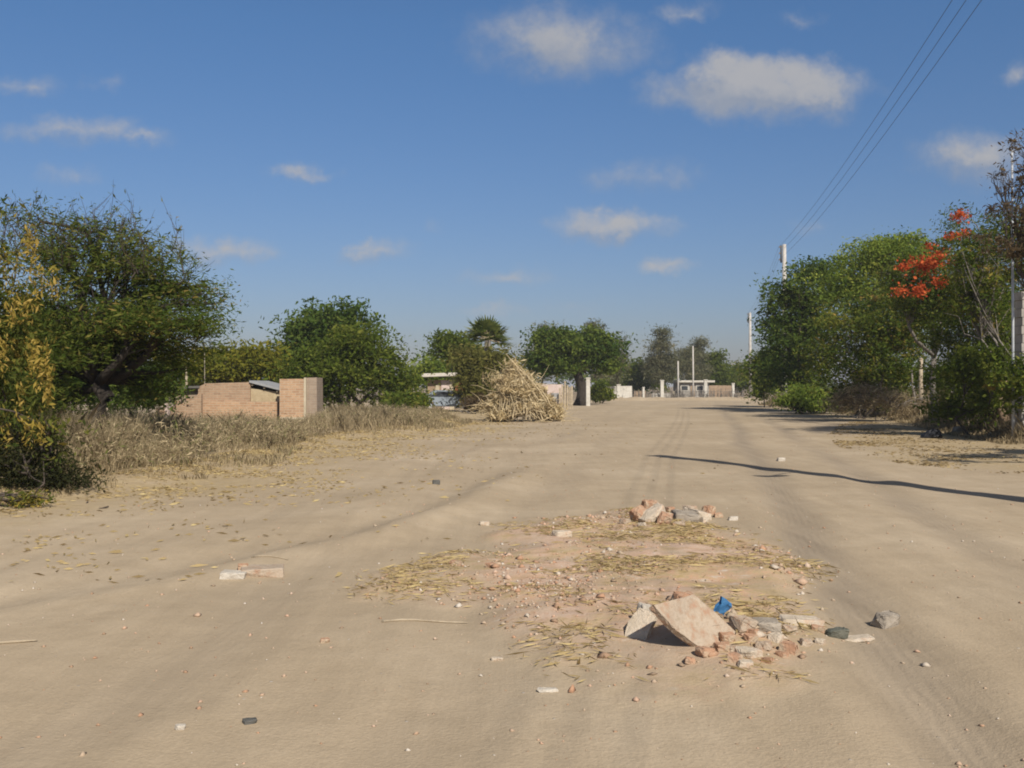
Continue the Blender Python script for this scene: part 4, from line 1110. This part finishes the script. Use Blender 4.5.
# ================================================================== right hedge
shrub('shrub', 'green bush at the far left end of the right hedge', (gx(766, 66), 66), px_lobes(66, [(768, 375, 18, 22), (760, 388, 12, 14), (782, 360, 14, 18)]), 9000, (.10, .04), .28, 'olive', 151)
tree('tree', 'dark brownish green tree hiding the nearer utility pole', (gx(800, 56), 56), px_lobes(56, [(802, 285, 26, 26), (818, 275, 20, 20), (788, 320, 24, 26), (780, 345, 22, 24), (812, 320, 34, 36), (800, 365, 34, 28), (776, 300, 12, 16, 0, .6)]), 22000, (.10, .042), .34, 'dark', 152, .16, .35, tint_shift=.08)
shrub('shrub', 'bright green low shrub at the foot of the dark tree', (gx(812, 50), 50), px_lobes(50, [(806, 396, 20, 15), (830, 402, 14, 9), (792, 403, 12, 9), (812, 405, 18, 7)]), 9000, (.08, .03), .2, 'bright', 153)
tree('tree', 'tall bright lime green tree in the middle of the right hedge', (gx(858, 48), 48), px_lobes(48, [(862, 262, 34, 26), (890, 258, 34, 22), (912, 240, 16, 16), (838, 285, 26, 24), (880, 290, 40, 24), (925, 262, 18, 22, 1)]), 24000, (.085, .028), .30, 'bright', 154, .15, .4)
tree('tree', 'olive brown bushy tree below the lime green crown', (gx(860, 43), 43), px_lobes(43, [(850, 330, 40, 34), (890, 320, 36, 36), (838, 362, 34, 26), (880, 360, 36, 26), (912, 345, 24, 30)]), 26000, (.075, .026), .27, 'mixed', 155, .06, .3, 'bark', stems=3)
shrub('shrub', 'dry brown twiggy brush under the olive brown tree', (gx(875, 40), 40), px_lobes(40, [(862, 398, 24, 16), (890, 402, 22, 14), (842, 404, 14, 10), (935, 402, 14, 12)]), 9000, (.07, .010), .2, 'weed', 171, bark='greybark', twigs=120, trunk_r=.02)
def flowers(t, o, rng, K):
    C = []; T = []
    Y = 36.0
    for px, py, rx, rz, n in ((905, 266, 9, 5, 150), (924, 264, 14, 8, 420), (938, 258, 8, 9, 260), (918, 291, 9, 8, 260), (939, 282, 7, 6, 200), (898, 292, 7, 5, 100), (950, 262, 6, 10, 90),
                              (960, 216, 7, 7, 170), (964, 234, 7, 5, 140), (952, 236, 6, 5, 80), (930, 246, 5, 5, 60), (934, 272, 26, 18, 28), (912, 278, 20, 12, 22)):
        y = Y - 2.3 + rng.uniform(-.3, .3)
        C.append(np.stack([rng.normal(gx(px, y), rx*.46*y/F, n), rng.normal(y, .25, n), rng.normal(gz(py, y), rz*.46*y/F, n)], 1)); T.append(np.clip(rng.normal(.5, .25, n), 0, 1))
    V, P, tt = cards(rng, np.concatenate(C) - o, .045, .030, np.concatenate(T), 0, 0)
    np_mesh('blossoms', V, P, 4, M['flower'], t, tt)
tree('flame_tree', 'flame tree with clusters of orange red blossoms in the right hedge', (gx(935, 36.5), 36.5), px_lobes(36, [(930, 285, 34, 22), (950, 255, 26, 26, .5, .6), (915, 300, 30, 24), (960, 225, 16, 20, 1, .3), (945, 310, 36, 30, .5), (900, 275, 18, 14)]),
     17000, (.065, .02), .24, 'mesquite', 156, .12, .45, 'greybark', None, 120, extra=flowers)
tree('tree', 'tangled grey green thicket tree at the right end of the hedge', (gx(965, 31), 31), px_lobes(31, [(968, 345, 32, 40), (1000, 330, 38, 44), (950, 385, 20, 30), (985, 390, 40, 32), (1040, 340, 40, 60, 1), (985, 285, 36, 28, 0, .6)]), 36000, (.055, .02), .22, 'olive', 157, .05, .3, 'greybark', None, 200, 4, twig_r=.012)
tree('tree', 'half bare grey twigged tree behind the pale mast', (gx(985, 28), 28), px_lobes(28, [(985, 260, 34, 30, 0, .8), (1005, 225, 22, 26, 0, .35), (960, 275, 24, 24, 0, .6), (1030, 250, 26, 44, 0, .6), (975, 300, 40, 26)]), 15000, (.06, .015), .2, 'mixed', 158, .06, .4, 'greybark', None, 260, 2, twig_r=.010, shell=.6)
tree('tree', 'tall sparse tree with rusty tips at the right picture edge', (gx(1062, 24.5), 24.5), px_lobes(24.5, [(1016, 142, 10, 12, 0, .5), (1022, 180, 14, 16, 0, .5), (1000, 172, 8, 10, 0, .6), (1006, 190, 8, 8, 0, .4), (1012, 212, 22, 12, 0, .4), (1045, 165, 18, 36), (1040, 240, 26, 36), (1002, 240, 26, 18, 0, .4)]),
     6000, (.055, .015), .10, 'rusty', 159, .035, .6, 'bark', None, 70, 1, up=.2, twig_r=.008, shell=.6)
shrub('shrub', 'broad leaved green bush beside the brown trunk', (gx(985, 27.5), 27.5), px_lobes(27.5, [(985, 395, 18, 26), (968, 370, 20, 22), (1000, 365, 18, 22), (945, 410, 22, 18, 1), (1018, 400, 14, 30), (1024, 380, 14, 40, -2.6, 1.2)]), 12000, (.055, .026), .18, 'olive', 160)
shrub('shrub', 'dull green bush behind the pale crooked fence posts', (gx(900, 45), 45), px_lobes(45, [(900, 385, 26, 22), (870, 390, 22, 18), (935, 380, 24, 24), (850, 395, 20, 14)]), 12000, (.07, .026), .22, 'mixed', 161)
shrub('shrub', 'yellow orange leaved spray inside the right thicket', (gx(994, 26.8), 26.8), px_lobes(26.8, [(994, 384, 6, 7)]), 350, (.05, .022), .08, 'yellowing', 162, twigs=6, trunk_r=.012, tint_shift=.25)
# trees just past the right edge of the view: they throw the patchy shade at the roadside
tree('tree', 'roadside tree just past the right picture edge, shading the ground by the black bag', (12.2, 15.8), [(11.0, 16.7, 3.0, 1.9, .6, .35, 1), (12.8, 17.0, 3.4, 1.8, .9, .6, 1), (9.9, 16.6, 2.9, .7, .4, .25, .6), (9.6, 15.4, 3.0, .6, .5, .3, .6), (12.2, 18.6, 3.2, 1.2, .5, .3, .6)], 4200, (.07, .028), .13, 'mesquite', 163, .12, .6)

def right_posts():
    g = 'old fence posts along the right hedge'
    for px, top, base, r, lean, mt, lb in ((920.5, 358, 418, .10, .02, 'palewood', 'tall pale crooked wooden fence post in front of the hedge'),
                                           (914, 366, 416, .05, -.05, 'greybark', 'thin grey fence post beside the tall pale one'),
                                           (853.5, 371, 412, .10, .0, 'greybark', 'brownish fence post near the bright green shrub')):
        Y = gy(base) - 2.8; x = gx(px, Y); z = H(x, Y); h = gz(top, Y) - z
        o = MB().tube([(0, 0, -.25), (.03, 0, h*.35), (-.02 + lean, 0, h*.6), (lean * 2, 0, h)], [r, r*.95, r*.8, r*.75], 9).jitter(.006, np.random.RandomState(int(px))).build('fence_post', M[mt])
        o.location = (x, Y, z); tag(o, lb, 'fence post', g)
    Y = 27.2; x = gx(1004, Y); z = H(x, Y); rng = np.random.RandomState(2)
    o = MB().tube(bent(rng, (0, 0, -.2), (.1, .1, 1.5), 6, .05), [.17, .15, .13, .12, .12, .1], 9).build('tree_stump', M['mud']); o.location = (x, Y, z)
    tag(o, 'thick brown bare trunk stump near the whitish stone', 'trunk')
    # mast and block column
    Y = 25.2; x = gx(1013, Y); z = H(x, Y)
    o = MB().tube([(0, 0, -.3), (0, 0, 3), (-.02, 0, gz(150, Y) - z)], [.035, .033, .028], 8).build('mast', M['steel']); o.location = (x, Y, z)
    tag(o, 'thin pale metal mast rising in front of the half bare tree', 'mast')
    Y = 25.6; x = gx(1026, Y); z = H(x, Y)
    t = thing('block_pillar', 'grey concrete block pillar at the right picture edge', 'pillar', (x, Y, z))
    h = gz(292, Y) - z; k = int(h / .21)
    m = MB()
    for i in range(k):
        off = .012 * ((i % 2) * 2 - 1); m.box(-.2 + off, .2 + off, -.2, .2, i * h / k + .008 - (.2 if i == 0 else 0), (i + 1) * h / k - .004)
    m.build('blocks', M['concrete'], t)
    MB().box(-.15, .15, -.15, .15, -.2, h - .03).build('mortar_core', M['mud'], t)
right_posts()

# ================================================================== utility poles and wires
POLES = [(7.14, 10.25, 9.15), (17.3, 63.5, 10.4), (26.2, 110.0, 9.4)]
LINE_DIR = Vector((.188, .982, 0)).normalized(); LINE_SIDE = Vector((-LINE_DIR.y, LINE_DIR.x, 0))  # towards the road
ATT = []
def utility_poles():
    labs = ['concrete utility pole just past the right edge, casting the long shadow across the road', 'nearer concrete utility pole rising out of the dark hedge tree', 'farther concrete utility pole at the end of the right hedge']
    for i, (x, y, h) in enumerate(POLES):
        z = H(x, y)
        t = thing('utility_pole', labs[i], 'utility pole', (x, y, z), 'concrete utility poles along the right roadside')
        MB().tube([(0, 0, -.4), (0, 0, h*.5), (0, 0, h)], [.24, .20, .15] if i == 0 else [.20, .16, .115], 10).build('shaft', M['pole'], t)
        if i: MB().tube([(0, 0, 0), (0, 0, 1.0)], [.185, .175], 8).build('white_base', M['whitewash'], t)
        s = LINE_SIDE * .2
        MB().tube([s + Vector((0, 0, h - 1.15)), s + Vector((0, 0, h - .05))], .055, 6).build('rack', M['darkstone'], t)
        for zz in (h - 1.05, h - .15): MB().tube([Vector((0, 0, zz)), s + Vector((0, 0, zz))], .02, 5).build('bracket', M['greystone'], t)
        a = []
        for k, zz in enumerate((h - .95, h - .55, h - .15)):
            q = s * 1.45 + Vector((0, 0, zz))
            MB().tube([q - Vector((0, 0, .05)), q - Vector((0, 0, .02)), q + Vector((0, 0, .02)), q + Vector((0, 0, .05))], [.03, .05, .05, .03], 8).build('insulator', M['porcelain'], t)
            a.append(Vector((x, y, z)) + q + LINE_SIDE * .055)
        ATT.append(a)
        if i == 0:
            # street lamp on a short arm, known from its shadow
            d = Vector((-.54, -.72, 0)); zl = 5.6
            MB().tube([Vector((0, 0, zl - .2)), d * .5 + Vector((0, 0, zl)), d + Vector((0, 0, zl + .03))], .02, 6).build('lamp_arm', M['steel'], t)
            MB().tube([d + Vector((-.28, 0, zl)), d + Vector((-.1, 0, zl)), d + Vector((.15, 0, zl)), d + Vector((.24, 0, zl))], [.05, .10, .10, .05], 8).build('lamp_head', M['steel'], t)
    labs = ['lowest of the three overhead wires', 'middle one of the three overhead wires', 'topmost of the three overhead wires']
    for k in range(3):
        m = MB(); pts = []
        back = ATT[0][k] - LINE_DIR * 45
        nodes = [back] + [ATT[i][k] for i in range(3)]
        for a, b in zip(nodes, nodes[1:]):
            for j in range(20):
                t_ = j / 20; p = a.lerp(b, t_); p = p - Vector((0, 0, 4 * .55 * t_ * (1 - t_))); pts.append(p)
        pts.append(nodes[-1])
        o = m.tube(pts, .0056, 5).build('power_line', M['wire'])
        tag(o, labs[k], 'power line', 'overhead wires between the utility poles')
utility_poles()

# ================================================================== sky, sun, camera
def world():
    w = bpy.data.worlds.new('World'); S.world = w; w.use_nodes = True
    nt = w.node_tree; bg = nt.nodes['Background']
    sk = N(nt, 'ShaderNodeTexSky', sky_type='NISHITA', sun_disc=False)
    sk.sun_elevation = R(SUN_EL); sk.sun_rotation = math.atan2(SUN_DIR.x, SUN_DIR.y)
    sk.altitude = 0; sk.air_density = 1.0; sk.dust_density = .9; sk.ozone_density = 2.2
    tc = N(nt, 'ShaderNodeTexCoord'); sp = N(nt, 'ShaderNodeSeparateXYZ'); nt.links.new(tc.outputs['Generated'], sp.inputs[0])
    ysafe = math_n(nt, 'MAXIMUM', sp.outputs[1], .05)
    u = math_n(nt, 'DIVIDE', sp.outputs[0], ysafe); v = math_n(nt, 'DIVIDE', sp.outputs[2], ysafe)
    cb = N(nt, 'ShaderNodeCombineXYZ'); nt.links.new(u, cb.inputs[0]); nt.links.new(v, cb.inputs[1])
    # warp so that outlines billow
    nz = N(nt, 'ShaderNodeTexNoise'); nz.inputs['Scale'].default_value = 26; nz.inputs['Detail'].default_value = 6; nz.inputs['Roughness'].default_value = .62
    nt.links.new(cb.outputs[0], nz.inputs['Vector'])
    sb = N(nt, 'ShaderNodeVectorMath', operation='SUBTRACT'); nt.links.new(nz.outputs['Color'], sb.inputs[0]); sb.inputs[1].default_value = (.5, .5, .5)
    sc = N(nt, 'ShaderNodeVectorMath', operation='MULTIPLY'); nt.links.new(sb.outputs[0], sc.inputs[0]); sc.inputs[1].default_value = (.085, .042, 0)
    ad = N(nt, 'ShaderNodeVectorMath', operation='ADD'); nt.links.new(cb.outputs[0], ad.inputs[0]); nt.links.new(sc.outputs[0], ad.inputs[1])
    clouds = [(560, 42, 92, 38, .62), (515, 55, 55, 20, .4), (760, 88, 100, 34, .95), (715, 75, 45, 22, .8), (805, 92, 55, 24, .8), (75, 130, 62, 18, .5), (140, 138, 46, 10, .32), (30, 84, 40, 13, .36), (66, 175, 34, 12, .34),
              (296, 173, 36, 11, .5), (220, 250, 52, 16, .6), (378, 250, 34, 15, .42), (365, 243, 14, 8, .4), (615, 224, 64, 18, .66), (650, 176, 60, 18, .42), (668, 266, 28, 9, .5), (510, 275, 52, 11, .36), (490, 310, 40, 9, .3),
              (975, 158, 56, 30, .62), (1018, 70, 20, 14, .4), (685, 12, 38, 12, .3), (805, 18, 24, 9, .24), (815, 226, 24, 12, .2), (105, 82, 22, 10, .2), (575, 305, 40, 10, .2), (433, 225, 16, 8, .14)]
    def density(vec):
        acc = None
        for px, py, rx, ry, st in clouds:
            st = st if st > .55 else st * 1.02
            mp = N(nt, 'ShaderNodeMapping', vector_type='TEXTURE')
            mp.inputs['Location'].default_value = ((px - 512) / F, (HOR - py) / F, 0); mp.inputs['Scale'].default_value = (rx * 1.36 / F, ry * 1.30 / F, 1)
            nt.links.new(vec, mp.inputs[0])
            gr = N(nt, 'ShaderNodeTexGradient', gradient_type='SPHERICAL'); nt.links.new(mp.outputs[0], gr.inputs[0])
            d = math_n(nt, 'MULTIPLY', gr.outputs['Fac'], st)
            acc = d if acc is None else math_n(nt, 'MAXIMUM', acc, d)
        return acc
    dens0 = density(ad.outputs[0])
    fine = N(nt, 'ShaderNodeTexNoise'); fine.inputs['Scale'].default_value = 17; fine.inputs['Detail'].default_value = 8; fine.inputs['Roughness'].default_value = .66
    nt.links.new(cb.outputs[0], fine.inputs['Vector'])
    fm = N(nt, 'ShaderNodeMapRange'); fm.inputs[1].default_value = .3; fm.inputs[2].default_value = .65; fm.inputs[3].default_value = .45; fm.inputs[4].default_value = 1.3
    nt.links.new(fine.outputs['Fac'], fm.inputs[0])
    dens = math_n(nt, 'MULTIPLY', dens0, fm.outputs[0])
    cov = N(nt, 'ShaderNodeMapRange', interpolation_type='SMOOTHSTEP'); cov.inputs[1].default_value = .01; cov.inputs[2].default_value = .60; cov.inputs[3].default_value = 0; cov.inputs[4].default_value = .86
    nt.links.new(dens, cov.inputs[0])
    # tops that face the sun are brighter than the bases
    up = N(nt, 'ShaderNodeVectorMath', operation='ADD'); nt.links.new(ad.outputs[0], up.inputs[0]); up.inputs[1].default_value = (.006, .016, 0)
    slope = math_n(nt, 'SUBTRACT', dens0, density(up.outputs[0]))
    lit = N(nt, 'ShaderNodeMapRange'); lit.inputs[1].default_value = -.16; lit.inputs[2].default_value = .26; nt.links.new(slope, lit.inputs[0])
    lit2 = math_n(nt, 'ADD', math_n(nt, 'MULTIPLY', lit.outputs[0], .75), math_n(nt, 'MULTIPLY', fm.outputs[0], .2))
    cloud_c = mixc(nt, lit2, CLOUD_BASE, CLOUD_TOP)
    hz = math_n(nt, 'GREATER_THAN', sp.outputs[1], .06)
    fac = math_n(nt, 'MULTIPLY', cov.outputs[0], hz)
    low = N(nt, 'ShaderNodeMapRange'); low.inputs[1].default_value = 0; low.inputs[2].default_value = .34; low.inputs[3].default_value = 0; low.inputs[4].default_value = 1
    nt.links.new(sp.outputs[2], low.inputs[0])
    tint = mixc(nt, low.outputs[0], SKY_LOW, SKY_TINT)
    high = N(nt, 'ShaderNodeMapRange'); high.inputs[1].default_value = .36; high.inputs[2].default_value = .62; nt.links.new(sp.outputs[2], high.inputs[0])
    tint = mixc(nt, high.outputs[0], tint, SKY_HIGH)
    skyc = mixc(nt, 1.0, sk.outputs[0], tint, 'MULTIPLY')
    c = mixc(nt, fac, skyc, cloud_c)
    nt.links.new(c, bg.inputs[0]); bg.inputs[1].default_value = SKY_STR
    w.cycles.sampling_method = 'MANUAL'; w.cycles.sample_map_resolution = 512
SKY_STR = .10
SKY_TINT = (.54, .75, .95)      # the sky as the air of this place filters it, up to mid height
SKY_LOW = (.57, .55, .68)       # and down by the dusty horizon
CLOUD_BASE = (2.7, 3.1, 3.9)
CLOUD_TOP = (4.6, 4.5, 4.5)
SKY_HIGH = (.80, .66, .58)  # unseen upper sky, tinted to take blue out of the shadow fill
world()

def haze():
    o = MB().box(-4200, 4200, -400, 4200, -1.6, 12.5).build('haze', bpy.data.materials.new('haze_air'))
    m = o.data.materials[0]; m.use_nodes = True; nt = m.node_tree
    nt.nodes.remove(nt.nodes['Principled BSDF'])
    v = N(nt, 'ShaderNodeVolumePrincipled'); v.inputs['Color'].default_value = (.93, .95, 1, 1); v.inputs['Density'].default_value = HAZE
    v.inputs['Density Attribute'].default_value = ''
    nt.links.new(v.outputs[0], nt.nodes['Material Output'].inputs['Volume'])
    tag(o, 'thin dusty air over the road and yards', kind='stuff')
HAZE = .00045
haze()
sd = bpy.data.lights.new('sun', 'SUN'); sd.energy = 5.0; sd.angle = R(.55); sd.color = (1, .935, .84)
so = bpy.data.objects.new('sun', sd); COL.objects.link(so)
d = SUN_DIR.normalized() * math.cos(R(SUN_EL)) + Vector((0, 0, math.sin(R(SUN_EL))))
so.rotation_euler = d.to_track_quat('Z', 'Y').to_euler(); so.location = (10, -20, 30)

cd = bpy.data.cameras.new('camera'); co = bpy.data.objects.new('camera', cd); COL.objects.link(co)
co.location = (0, 0, CAM_H); co.rotation_euler = (R(90) + math.atan((HOR - 384) / F), 0, 0)
cd.sensor_width = 36; cd.lens = 36 * F / 1024; cd.clip_end = 6000; cd.clip_start = .1
S.camera = co
S.render.engine = 'CYCLES'
S.cycles.use_denoising = True
S.cycles.max_bounces = 6; S.cycles.diffuse_bounces = 3; S.cycles.transmission_bounces = 4; S.cycles.transparent_max_bounces = 4
S.cycles.filter_width = 1.9
S.view_settings.view_transform = 'Standard'; S.view_settings.look = 'None'; S.view_settings.exposure = 0.0; S.view_settings.gamma = 1
